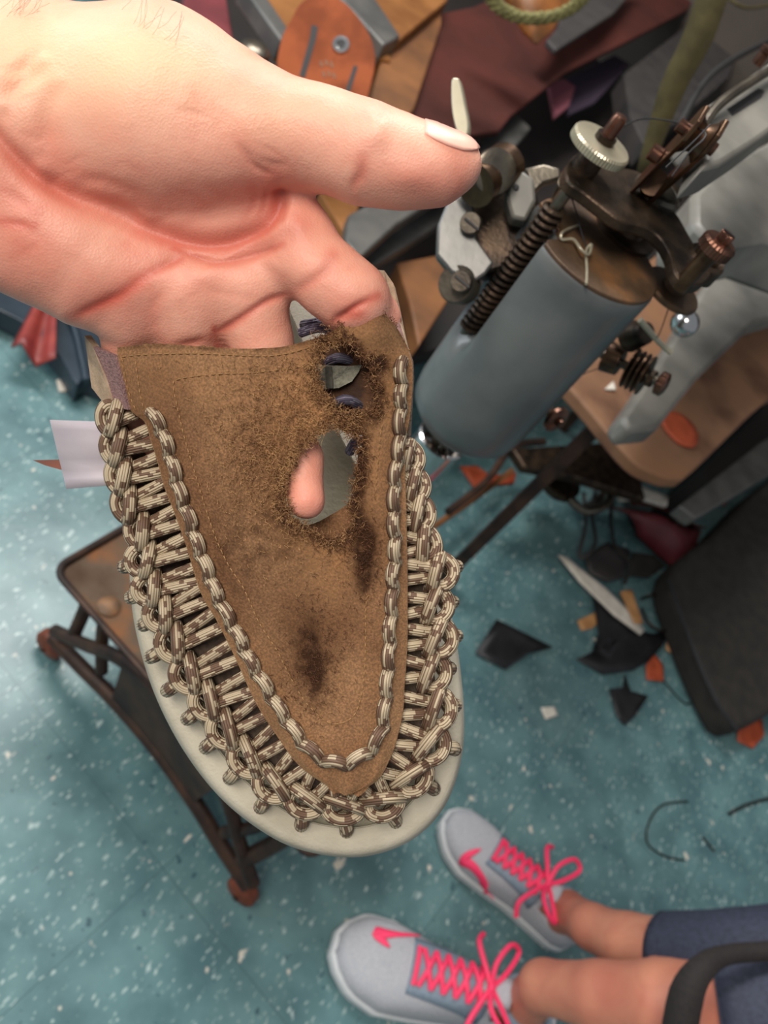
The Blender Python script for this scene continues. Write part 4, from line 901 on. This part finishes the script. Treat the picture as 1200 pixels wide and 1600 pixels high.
# black snippets and rings
def wire(name, pts, h, r_, label, cat, m=M['black'], group=None):
    o_ = MB().tube([F(x, y, h) for x, y in pts], r_, 6, 6).obj(name, m); return tag(o_, label, cat, group)
wire('cord_snippet', [(1075, 1252), (1035, 1258), (1014, 1285), (1012, 1318), (1040, 1338), (1070, 1344)], .002, .0016, 'thin black curled cord snippet on the floor above the far trainer', 'snippet')
wire('cord_snippet', [(1138, 1272), (1165, 1258), (1200, 1248), (1230, 1245)], .003, .0028, 'black leather lace end at the right frame edge', 'snippet')
wire('cord_snippet', [(1098, 1308), (1106, 1318), (1116, 1330)], .002, .002, 'short straight black snippet beside the curled one', 'snippet')
wire('cord_snippet', [(1035, 1062), (1060, 1090), (1075, 1100), (1090, 1088)], .003, .0015, 'thin black lace tail curving beside the orange offcut', 'snippet')
wire('leather_lace', [(1002, 935), (1030, 930), (1045, 955), (1040, 985), (1015, 975), (1003, 950)], .02, .0028, 'dark brown leather lace loop right of the white strip', 'lace', M['darksteel'])
wire('leather_lace', [(932, 760), (925, 800), (930, 850), (905, 870), (915, 820), (912, 770)], .06, .004, 'dark twisted strap hanging below the machine bench', 'strap', M['darkgrey'])
wire('leather_lace', [(968, 730), (955, 790), (960, 850), (985, 880), (975, 912)], .05, .004, 'black strap trailing from the bench onto offcuts', 'strap', M['bag'])
wire('metal_rod', [(700, 800), (760, 752), (800, 700), (850, 690)], .12, .008, 'dark iron treadle rod passing below the machine', 'rod', M['iron'])
wire('metal_rod', [(660, 835), (740, 780), (800, 735)], .08, .006, 'thin brown wooden rod beside the iron treadle rod', 'rod', M['wood2'])
cl = thing('pulley_clamp', F(890, 765, .1), 'dark oily metal pulley and curved clamp under the bench', 'clamp')
MB().tube([F(x, y, .12) for x, y in ((905, 720), (945, 745), (950, 785), (915, 798), (890, 780))], .009, 12, 6).obj('curved_bar', M['oldsteel'], cl)
MB().lathe(F(868, 758, .10), Z, [(.04, 0), (.045, .006), (.045, .02), (.03, .026), (.01, .028)], 28).obj('pulley', M['darksteel'], cl)
o_ = MB().prism(FP([(800, 700), (960, 690), (1000, 745), (1010, 780), (900, 745), (820, 730)], .20), (0, 0, -.02)).obj('bench_bracket', M['darksteel']); bevel(o_, .004); tag(o_, 'dark metal bracket under the machine bench', 'bracket')
scrap('leather_strip', [(965, 770), (1000, 762), (1042, 778), (1040, 792), (1000, 780), (968, 782)], .11, M['cream'], 'pale yellow leather strip above the maroon piece', 'strip', th=.01)
scrap('cloth_scrap', [(950, 740), (985, 738), (1010, 752), (985, 770), (955, 772)], .14, M['grey'], 'light grey crumpled piece under the bench corner', 'scrap', curl=.01)

# ------------------------------------------------------------------ clutter at the upper edge
def block(name, poly, h, th, m, label, cat, bev=.003, group=None):
    o_ = slab(name, poly, h, th, m, None, bev); return tag(o_, label, cat, group)
wb = thing('workbench', F(700, 300, 0), 'dark workbench buried under tools and leather behind the machine', 'workbench')
wp = []
for p in FP([(200, -60), (700, -60), (1260, 40), (1400, 300), (1250, 420), (1020, 430), (900, 470), (640, 560), (500, 560), (380, 420)], .36):
    if p.y > 2.7: p = Vector((p.x * 2.7 / p.y, 2.7, p.z))
    wp.append(p)
bevel(MB().prism(wp, (0, 0, -.03)).obj('bench_top', M['dark'], wb), .003)
for px, py in ((560, 500), (300, 60), (760, 120)):
    q = F(px, py, .33); MB().box(Vector((q.x, q.y, .165)), (.02, 0, 0), (0, .02, 0), (0, 0, .165)).obj('leg', M['iron'], wb)
block('shelf_edge', [(375, -30), (400, -30), (452, 46), (440, 62)], .60, .03, M['grey'], 'narrow blue grey metal shelf edge left of the leather tag', 'shelf')
cr = thing('wooden_crate', F(600, 60, .5), 'amber wooden crate behind the orange leather tag', 'crate')
for poly, h, mm in (([(400, -40), (560, -40), (612, 95), (470, 60), (442, 40)], .585, 'wood'), ([(560, -40), (705, -40), (700, 0), (625, 62), (590, 20)], .60, 'wood'), ([(625, 60), (692, 0), (690, 40), (648, 170), (618, 205), (575, 175), (598, 85)], .58, 'wood2'), ([(500, -40), (562, -40), (626, 56), (600, 70)], .606, 'grey'), ([(560, 175), (600, 170), (560, 330), (540, 365), (500, 300)], .50, 'wood')):
    slab('plank', poly, h, .05, M[mm], cr)
tg = thing('leather_tag', F(510, 100, .61), 'orange leather tag with two slots and a metal grommet, above the thumb', 'tag')
P = [(455, 30), (470, 5), (500, -12), (540, 5), (575, 50), (586, 90), (580, 130), (560, 190), (520, 230), (440, 190), (432, 110), (440, 60)]
bevel(MB().prism([W(x, y, 1.0) for x, y in [tuple(p) for p in crom(P, 4, True)]], VIEW * .005).obj('leather', M['leather'], tg), .001)
MB().prism([W(x, y, .9994) for x, y in ((487, 38), (497, 42), (494, 60), (476, 122), (468, 118), (484, 60))], VIEW * .001).obj('slot', M['black'], tg)
MB().prism([W(x, y, .9994) for x, y in ((553, 102), (559, 104), (545, 150), (536, 152))], VIEW * .001).obj('slot', M['black'], tg)
MB().lathe(W(533, 70, 1.0), -VIEW, [(.0115, 0), (.0105, .002), (.006, .0022), (.005, .0004)], 26).obj('grommet', M['chrome'], tg)
MB().lathe(W(533, 70, 1.0), -VIEW, [(.0045, 0), (.0045, .0007)], 20).obj('grommet_hole', M['black'], tg)
for x, y in ((502, 100), (510, 98), (518, 101), (506, 116), (514, 115), (522, 118)):
    MB().box(W(x, y, .9996), (ROT @ Vector((.0014, .0006, 0))), (ROT @ Vector((-.001, .0035, 0))), VIEW * .0002).obj('stamped_mark', M['wood2'], tg)
block('leather_hide', [(690, 20), (740, 10), (900, -60), (1110, -60), (1075, 15), (985, 62), (885, 112), (800, 180), (780, 205), (620, 225), (640, 140)], .56, .01, M['redleather'], 'oxblood leather hide lying behind the silver lever', 'hide')
block('maroon_cloth', [(290, -30), (350, -30), (365, 60), (350, 90), (285, 40)], .55, .03, M['maroon'], 'dark maroon cloth behind the wrist', 'cloth')
q = MB().lathe(F(395, 92, .60), Z, [(.016, 0), (.018, .004), (.018, .014), (.013, .018), (.005, .019)], 26).obj('metal_tin', M['oldsteel']); tag(q, 'round metal tin peeking over the top of the thumb base', 'tin')
block('grey_tray', [(545, 335), (600, 305), (700, 262), (800, 170), (830, 200), (800, 235), (700, 300), (620, 350), (560, 405), (540, 375)], .52, .02, M['grey'], 'grey metal tray edge below the thumb', 'tray')
block('steel_plate', [(560, 360), (620, 345), (700, 300), (715, 330), (640, 380), (575, 420)], .47, .02, M['grey'], 'dull steel plate below the grey tray', 'plate')
block('pink_cloth', [(858, 130), (880, 122), (900, 135), (890, 165), (868, 182)], .48, .012, mat('pink_cloth', (150, 84, 96), rough=.8), 'small pink cloth corner behind the cream wheel', 'cloth')
block('purple_cloth', [(880, 125), (960, 85), (985, 100), (930, 160), (890, 178)], .47, .012, mat('purple_cloth', (54, 40, 58), rough=.8), 'dark purple cloth next to the pink corner', 'cloth')
block('plastic_sheet', [(855, 62), (872, 42), (900, -40), (1010, -40), (960, 20), (870, 78)], .62, .012, M['darkgrey'], 'grey plastic panel right of the amber pouch', 'panel')
block('machine_cover', [(975, 115), (1020, 80), (1100, 20), (1180, 10), (1140, 120), (1010, 230), (985, 180)], .52, .05, M['darkgrey'], 'dark grey metal cover behind the olive strap', 'cover')
block('wooden_offcut', [(620, 410), (700, 395), (700, 470), (655, 540), (640, 470)], .44, .03, M['wood2'], 'brown wooden block left of the sewing machine head', 'block')
pc = thing('pouch', F(830, 20, .66), 'amber leather pouch with olive braided rim at the top edge', 'pouch')
V_ = []
for i in range(15):
    a = math.pi * 2 * i / 14
    for j in range(6):
        u = j / 5; c0 = F(842, -30, .72); c1_ = F(838, 68, .66); rr = .062 * (1 - u) ** .7 + .004
        V_.append(c0.lerp(c1_, u) + (ROT @ Vector((math.cos(a), .15 * math.sin(a), .35 * math.sin(a)))) * rr)
mesh_obj('pouch_body', (V_, [(i * 6 + j, i * 6 + j + 1, (i + 1) * 6 + j + 1, (i + 1) * 6 + j) for i in range(14) for j in range(5)]), M['amber'], pc)
mb = MB()
cb_ = F(842, -22, .755)
for q_ in range(3):
    P = []
    for k in range(85):
        a = 2 * math.pi * k / 84; w_ = k * .9 + q_ * 2.1; d_ = ROT @ Vector((math.cos(a), .35 * math.sin(a), .5 * math.sin(a)))
        P.append(cb_ + d_ * (.070 + .006 * math.sin(w_)) + VIEW * .005 * math.cos(w_))
    mb.tube(P, .0050, 6, 2, closed=False)
mb.obj('braided_rim', M['braid'], pc)
def ribbon(pts, ws, n_=4):
    C_ = [Vector(p) for p in crom([tuple(p) for p in pts], n_)]; V = []; N_ = len(C_)
    for i, p in enumerate(C_):
        t = (C_[min(i + 1, N_ - 1)] - C_[max(i - 1, 0)]).normalized(); view = (p - Vector((0, 0, H))).normalized(); s_ = t.cross(view).normalized()
        w_ = np.interp(i / (N_ - 1), np.linspace(0, 1, len(ws)), ws); V += [p - s_ * w_, p + s_ * w_]
    return V, [(2 * i, 2 * i + 1, 2 * i + 3, 2 * i + 2) for i in range(N_ - 1)]
o_ = mesh_obj('olive_strap', ribbon([W(1125, -40, .80), W(1090, 60, .84), W(1050, 140, .88), (W(1005, 270, .95))], [.015, .016, .014, .008]), M['olive']); solid(o_, .002); tag(o_, 'olive webbing strap hanging down behind the machine fork', 'strap')
wire('drawstring', [(1130, -10), (1165, 12), (1215, 5)], .70, .004, 'short olive cord looping at the top right corner', 'cord', M['olive'])
wire('black_cable', [(1060, 200), (1100, 130), (1150, 90), (1230, 50)], .85, .004, 'black cable behind the steel arm at right', 'cable')

# ------------------------------------------------------------------ left side: vinyl, red leather, paper tag
vb = thing('vinyl_bag', F(60, 500, 0), 'dark blue vinyl bag lying on the floor under the wrist', 'bag')
bevel(MB().prism(FP([tuple(p) for p in crom([(-60, 380), (60, 400), (180, 470), (260, 520), (230, 620), (140, 590), (120, 600), (95, 560), (60, 520), (0, 485), (-60, 470)], 3, True)], .05), (0, 0, -.045)).obj('body', M['navy'], vb), .012, 3)
MB().tube([F(x, y, .056) for x, y in ((60, 440), (110, 500), (128, 560), (135, 595))], .006, 8, 5).obj('fold', M['navy'], vb)
rl = []
for i in range(10):
    for j in range(6):
        u, w_ = i / 9, j / 5; p = F(62 - 44 * u, 458 + 85 * u, .06).lerp(F(88 - 4 * u, 462 + 110 * u, .06), w_); p.z += .014 * math.sin(w_ * math.pi * 2.5) * (.4 + u); rl.append(p)
o_ = solid(mesh_obj('leather_piece', (rl, [(i * 6 + j, i * 6 + j + 1, (i + 1) * 6 + j + 1, (i + 1) * 6 + j) for i in range(9) for j in range(5)]), M['redcloth']), .003); tag(o_, 'crumpled red leather piece on the dark blue vinyl bag', 'leather')
scrap('paper_scrap', [(88, 594), (103, 592), (105, 612), (92, 612)], .002, M['cream'], 'small cream crumb on the floor below the dark vinyl bag', 'scrap')
pt_ = []
for i in range(8):
    for j in range(3):
        u, w_ = i / 7, j / 2; a = (78 + 26 * u, 656 + 108 * u); b = (190 + 10 * u, 660 + 96 * u)
        pt_.append(W(a[0] + (b[0] - a[0]) * w_, a[1] + (b[1] - a[1]) * w_, .30 + .004 * math.exp(-((u - .66) / .08) ** 2)))
o_ = solid(mesh_obj('paper_tag', (pt_, [(i * 3 + j, i * 3 + j + 1, (i + 1) * 3 + j + 1, (i + 1) * 3 + j) for i in range(7) for j in range(2)]), M['paper']), .0005); tag(o_, 'pale lavender folded paper tag sticking out left of the sandal', 'tag')
o_ = MB().prism([W(x, y, .31) for x, y in ((51, 719), (95, 718), (130, 722), (130, 738), (95, 734), (70, 727))], VIEW * .003).obj('leather_point', M['caster']); tag(o_, 'pointed brown leather strap end behind the paper tag', 'strap')

# ------------------------------------------------------------------ person on the right: trainers, shins, leggings
def person_leg_mesh():
    P = []
    def seg(L, fz=1.0):
        for (a, ra), (b, rb) in zip(L[:-1], L[1:]): P.append((np.array(a), np.array(b), ra, rb, 1.0, .014))
    return P, seg
def build_sneaker(root, toe, heel, flip):
    toe = Vector(toe); heel = Vector(heel); L = (toe - heel).length; f = (toe - heel).normalized(); s = Vector((-f.y, f.x, 0)) * flip
    X = lambda u, w, h: heel + f * (u * L) + s * (w * L) + Z * (h * L)
    # half widths along the length, left (outer) and right (inner)
    us_ = np.linspace(0, 1, 29)
    wo = np.interp(us_, [0, .03, .1, .25, .4, .6, .75, .88, .96, 1], [.04, .09, .12, .125, .13, .165, .185, .155, .10, .045])
    wi = np.interp(us_, [0, .03, .1, .25, .4, .6, .75, .88, .96, 1], [.04, .09, .115, .11, .105, .135, .165, .155, .10, .045])
    tp = np.interp(us_, [0, .06, .2, .35, .45, .6, .75, .9, .97, 1], [.24, .30, .27, .28, .30, .25, .20, .165, .145, .12])
    NA_ = 24; V = []
    for i, u in enumerate(us_):
        for k in range(NA_ + 1):
            a = math.pi * k / NA_; c_, s_ = math.cos(a), math.sin(a); w = (wo[i] if c_ > 0 else wi[i])
            e = .75; V.append(X(u, math.copysign(abs(c_) ** e, c_) * w * (.99), .055 + (tp[i] - .055) * s_ ** .7))
    Fc = [(i * (NA_ + 1) + k, i * (NA_ + 1) + k + 1, (i + 1) * (NA_ + 1) + k + 1, (i + 1) * (NA_ + 1) + k) for i in range(28) for k in range(NA_)]
    # opening for the ankle: leave out the top faces near the heel
    Fo = [q for q in Fc if not (us_[q[0] // (NA_ + 1)] < .30 and us_[q[0] // (NA_ + 1)] > .03 and 6 <= q[0] % (NA_ + 1) <= 17)]
    sn = thing('trainer', heel, None, None); sn.parent = root; sn.matrix_parent_inverse = root.matrix_basis.inverted()
    up = mesh_obj('knit_upper', (V, Fo), M['mesh'], sn); solid(up, .003, -1)
    bvh = BVHTree.FromPolygons([Vector(v) for v in V], Fc)
    def drop(u, w, off=.002):
        o0 = X(u, w, .6); h_ = bvh.ray_cast(o0, Vector((0, 0, -1))); return (h_[0] + h_[1] * off * (1 if h_[1].z > 0 else -1)) if h_[0] else X(u, w, .1)
    MB().tube([X(.19 + .15 * math.cos(2 * math.pi * k / 20), .088 * math.sin(2 * math.pi * k / 20), .30 + .05 * math.cos(2 * math.pi * k / 20) * (1 if math.cos(2 * math.pi * k / 20) < 0 else .2)) for k in range(20)], .006, 8, 2, closed=True).obj('collar', M['mesh2'], sn)
    tg_ = []
    for i in range(6):
        for j in range(5):
            u = .42 - .12 * i / 5; w = (-.055 + .11 * j / 4); tg_.append(X(u, w, .285 + .075 * i / 5 - .6 * w * w * 8))
    solid(mesh_obj('tongue', (tg_, [(i * 5 + j, i * 5 + j + 1, (i + 1) * 5 + j + 1, (i + 1) * 5 + j) for i in range(5) for j in range(4)]), M['mesh'], sn), .004)
    # midsole
    ring = [(u, w) for u, w in zip(us_, wo)] + [(u, -w) for u, w in zip(us_[::-1], wi[::-1])]
    V2 = []
    for sc_, h in ((1.0, .004), (1.04, .02), (1.05, .06), (1.03, .085), (.93, .088)):
        for u, w in ring: V2.append(X(.5 + (u - .5) * (1 + (sc_ - 1) * .35), w * sc_, h + .02 * max(0, u - .85) / .15))
    n_ = len(ring); F2_ = [(r_ * n_ + i, r_ * n_ + (i + 1) % n_, (r_ + 1) * n_ + (i + 1) % n_, (r_ + 1) * n_ + i) for r_ in range(4) for i in range(n_)] + [tuple(range(n_)), tuple(reversed(range(4 * n_, 5 * n_)))]
    mesh_obj('midsole', (V2, F2_), M['outsole'], sn)
    # eyestay overlay around the laces
    V3 = []; m3 = 9; nn_ = 13
    for i in range(nn_):
        u = .36 + .34 * i / (nn_ - 1)
        for j in range(m3): V3.append(drop(u, -.10 + .20 * j / (m3 - 1) * 1.0, .0014) if False else drop(u, (-.115 + .23 * j / (m3 - 1)) * (1 - .1 * i / nn_), .0016))
    solid(mesh_obj('eyestay', (V3, [(i * m3 + j, i * m3 + j + 1, (i + 1) * m3 + j + 1, (i + 1) * m3 + j) for i in range(nn_ - 1) for j in range(m3 - 1)]), M['mesh2'], sn), .0015, 1)
    # laces: crossed rows, a bow and hanging ends
    mb = MB(); rows = [.66, .61, .56, .51, .46, .41]; rl_ = .0034
    mb.tube([drop(.68, w, .004) for w in (-.07, -.03, 0, .03, .07)], rl_, 6, 4, flat=1)
    for a, b in zip(rows[:-1], rows[1:]):
        for sg in (-1, 1): mb.tube([drop(a, -.068 * sg, .003), drop((a * 2 + b) / 3, -.025 * sg, .005), drop((a + 2 * b) / 3, .025 * sg, .006), drop(b, .068 * sg, .003)], rl_, 6, 4)
    mb.obj('laces', M['pink'], sn)
    mb = MB(); k0 = drop(.39, 0, .012)
    for sg, le in ((-1, 1.0), (1, .8)):
        mb.tube([k0, k0 + s * .025 * sg + f * .004 + Z * .012, k0 + s * .052 * sg * le - f * .012 + Z * .014, k0 + s * .050 * sg * le - f * .03 + Z * .006, k0 + s * .02 * sg - f * .016 + Z * .004, k0], .0034, 6, 5)
        mb.tube([k0, k0 + s * .02 * sg + f * .012, k0 + s * .048 * sg + f * .022 - Z * .008, k0 + s * .062 * sg + f * .012 - Z * .018], .0036, 6, 5)
    mb.ball(k0, .006, n=8); mb.obj('lace_bow', M['pink'], sn)
    # swoosh-shaped mark on the forefoot, draped on the outer side
    sw_ = [(.56, .0), (.62, .035), (.70, .060), (.78, .078), (.85, .072), (.90, .048), (.905, .02), (.875, .026), (.84, .042), (.79, .046), (.71, .036), (.63, .014)]
    return sn, drop, X
def swoosh(sn, drop, tip, corner, end, wid, mirror=1):
    # a tick: thin tail at 'tip', swelling to a rounded hook at 'corner', short point at 'end'
    P = []; N_ = 16
    a = np.array(tip); b = np.array(corner); c = np.array(end)
    ctrl = [a, a * .55 + b * .45 + np.array([0, 0]), b, c]
    C_ = np.array(crom([tuple(p) for p in (a, a * .6 + b * .4, a * .25 + b * .75, b, c)], 5)); n_ = len(C_)
    V = []
    for i in range(n_):
        t = C_[min(i + 1, n_ - 1)] - C_[max(i - 1, 0)]; t = t / (np.linalg.norm(t) + 1e-9); nn_ = np.array([-t[1], t[0]]) * mirror
        w = wid * np.interp(i / (n_ - 1), [0, .35, .62, .78, .9, 1], [.05, .45, .95, 1, .6, .02])
        for q in (-1, -.33, .33, 1): V.append(drop(*(C_[i] + nn_ * w * q), .0024))
    o_ = mesh_obj('pink_tick', (V, [(i * 4 + j, i * 4 + j + 1, (i + 1) * 4 + j + 1, (i + 1) * 4 + j) for i in range(n_ - 1) for j in range(3)]), M['pink'], sn); solid(o_, .0012, 1)
toe1, heel1 = F(512, 1478, .0), F(822, 1600, 0); toe2, heel2 = F(686, 1282, 0), F(880, 1472, 0)
pr = thing('person', F(830, 1540, 0), 'person in grey trainers with pink laces and navy cropped leggings, lower legs in view', 'person')
s1, d1, X1 = build_sneaker(pr, toe1, heel1, 1); s2, d2, X2 = build_sneaker(pr, toe2, heel2, 1)
def leg(ankle, knee, foot_u, name):
    return None
def legs():
    out = []
    for X, L0, path in ((X1, (toe1 - heel1).length, [(800, 1545, .115, .036), (850, 1541, .16, .029), (940, 1558, .24, .037), (1040, 1574, .31, .046), (1150, 1582, .37, .053), (1300, 1590, .43, .056)]),
                        (X2, (toe2 - heel2).length, [(888, 1432, .115, .033), (925, 1448, .15, .028), (985, 1476, .21, .036), (1060, 1500, .28, .045), (1150, 1510, .34, .052), (1290, 1500, .40, .054)])):
        a = X(.19, 0, .27); path[0] = None
        pts = [(X(.60, 0, .12), .017), (X(.40, 0, .15), .022), (X(.17, 0, .15), .024), (a, .028)] 
        chain_ = [((np.array(p)), r_) for p, r_ in pts]
        for q in path[1:]: chain_.append((np.array(F(q[0], q[1], q[2])), q[3]))
        out.append(chain_)
    return out
lg = legs()
lb_ = []
for chain_ in lg:
    cc = [(a, r_ - (.007 if k_ >= len(chain_) - 2 else 0)) for k_, (a, r_) in enumerate(chain_)]
    for (a, ra), (b, rb) in zip(cc[:-1], cc[1:]): lb_.append((a, b, ra, rb, 1.0, .010))
# the two legs meet above the knee, so the body is one continuous surface
knee_mid = (lg[0][-1][0] + lg[1][-1][0]) / 2 + np.array([.10, .12, .02])
for c_ in lg: lb_.append((c_[-1][0], knee_mid + np.array([0, 0, .0]), .045, .05, 1.0, .01))
allp = np.array([p for q in lb_ for p in (q[0], q[1])]); lo2 = allp.min(0) - .09; hi2 = allp.max(0) + .09
def body_mesh(prs, name, m, parent, h, extra_attr=True):
    f_ = field(prs, lo2, hi2, h); v_, q_ = surface_nets(f_, lo2, h)
    at_ = {}
    if extra_attr: at_ = {'red': np.clip(.3 + .5 * np.array([noise.noise(Vector(p) * 14) for p in v_]), 0, 1), 'yellow': np.zeros(len(v_))}
    o_ = mesh_obj(name, (v_, q_), m, parent, attrs=at_); sm_ = o_.modifiers.new('smooth', 'SMOOTH'); sm_.iterations = 3; return o_
body_mesh(lb_, 'body', M['legskin'], pr, .005)
lgp = []
for ci, c_ in enumerate(lg):
    ks = c_[-4:] if ci else c_[-2:]
    if ci == 0:
        st_ = (np.array(F(1132, 1578, .358)), .055); ks = [st_, c_[-1]]
    else: ks = [(np.array(F(1048, 1496, .268)), .050), c_[-2], c_[-1]]
    for (a, ra), (b, rb) in zip(ks[:-1], ks[1:]):
        lgp.append((a, b, ra + .004, rb + .004, 1.0, .008))
    lgp.append((c_[-1][0], knee_mid, .061, .075, 1.0, .01))
# cropped leggings: sleeves with a clean hem
def sleeve(chain_, name):
    P = [Vector(a) for a, r_ in chain_]; rs = [r_ for a, r_ in chain_]; mb = MB()
    mb.tube(P, lambda t: float(np.interp(t, np.linspace(0, 1, len(rs)), rs)), 30, 5, caps=False)
    o_ = mb.obj(name, M['leggings'], pr); solid(o_, .0015, 1)
    P0 = P[0]; d_ = (P[1] - P[0]).normalized(); u = d_.orthogonal().normalized(); w_ = d_.cross(u)
    MB().tube([P0 + (u * math.cos(k * math.pi / 12) + w_ * math.sin(k * math.pi / 12)) * (rs[0] + .001) for k in range(24)], .0012, 6, 1, closed=True).obj('hem', M['leggings'], o_)
def at_px(chain_, x):
    # centre of the leg where it crosses this column of the photo, in space
    best = None
    for (a, ra), (b, rb) in zip(chain_[3:-1], chain_[4:]):
        for k in range(40):
            p = Vector(a).lerp(Vector(b), k / 40); c_ = ROT.transposed() @ (p - Vector((0, 0, H))); px = 600 + c_.x / -c_.z * FPX
            if best is None or abs(px - x) < best[0]: best = (abs(px - x), p, ra + (rb - ra) * k / 40)
    return best[1], best[2]
for c_, x in ((lg[0], 1125), (lg[1], 1040)):
    p, r_ = at_px(c_, x); rest = [(a, b) for a, b in c_[3:] if (ROT.transposed() @ (Vector(a) - Vector((0, 0, H)))).x / -(ROT.transposed() @ (Vector(a) - Vector((0, 0, H)))).z * FPX + 600 > x + 40]
    sleeve([(p, r_ + .004)] + [(a, b + .006) for a, b in rest], 'cropped_legging')
def swpix(sn, drop, toe, heel, pts, wid, mir):
    f = (Vector(toe) - Vector(heel)); L = f.length; f.normalize(); s_ = Vector((-f.y, f.x, 0)); out = []
    for px, py, h in pts:
        p = F(px, py, h) - Vector(heel); out.append((p.dot(f) / L, p.dot(s_) / L))
    swoosh(sn, drop, out[0], out[1], out[2], wid, mir)
swpix(s1, d1, toe1, heel1, [(656, 1464, .055), (580, 1462, .035), (600, 1484, .04)], .021, 1)
swpix(s2, d2, toe2, heel2, [(778, 1404, .035), (722, 1342, .03), (744, 1330, .035)], .021, 1)
# strap in front of the near shin
o_ = mesh_obj('hanging_strap', ribbon([W(1290, 1478, .80), W(1200, 1486, .80), W(1135, 1492, .79), W(1098, 1512, .78), W(1072, 1556, .775), W(1056, 1650, .77)], [.007, .009, .009, .012, .016, .017]), M['strap']); solid(o_, .002); tag(o_, 'wide black webbing strap hanging across the navy leggings at lower right', 'strap')
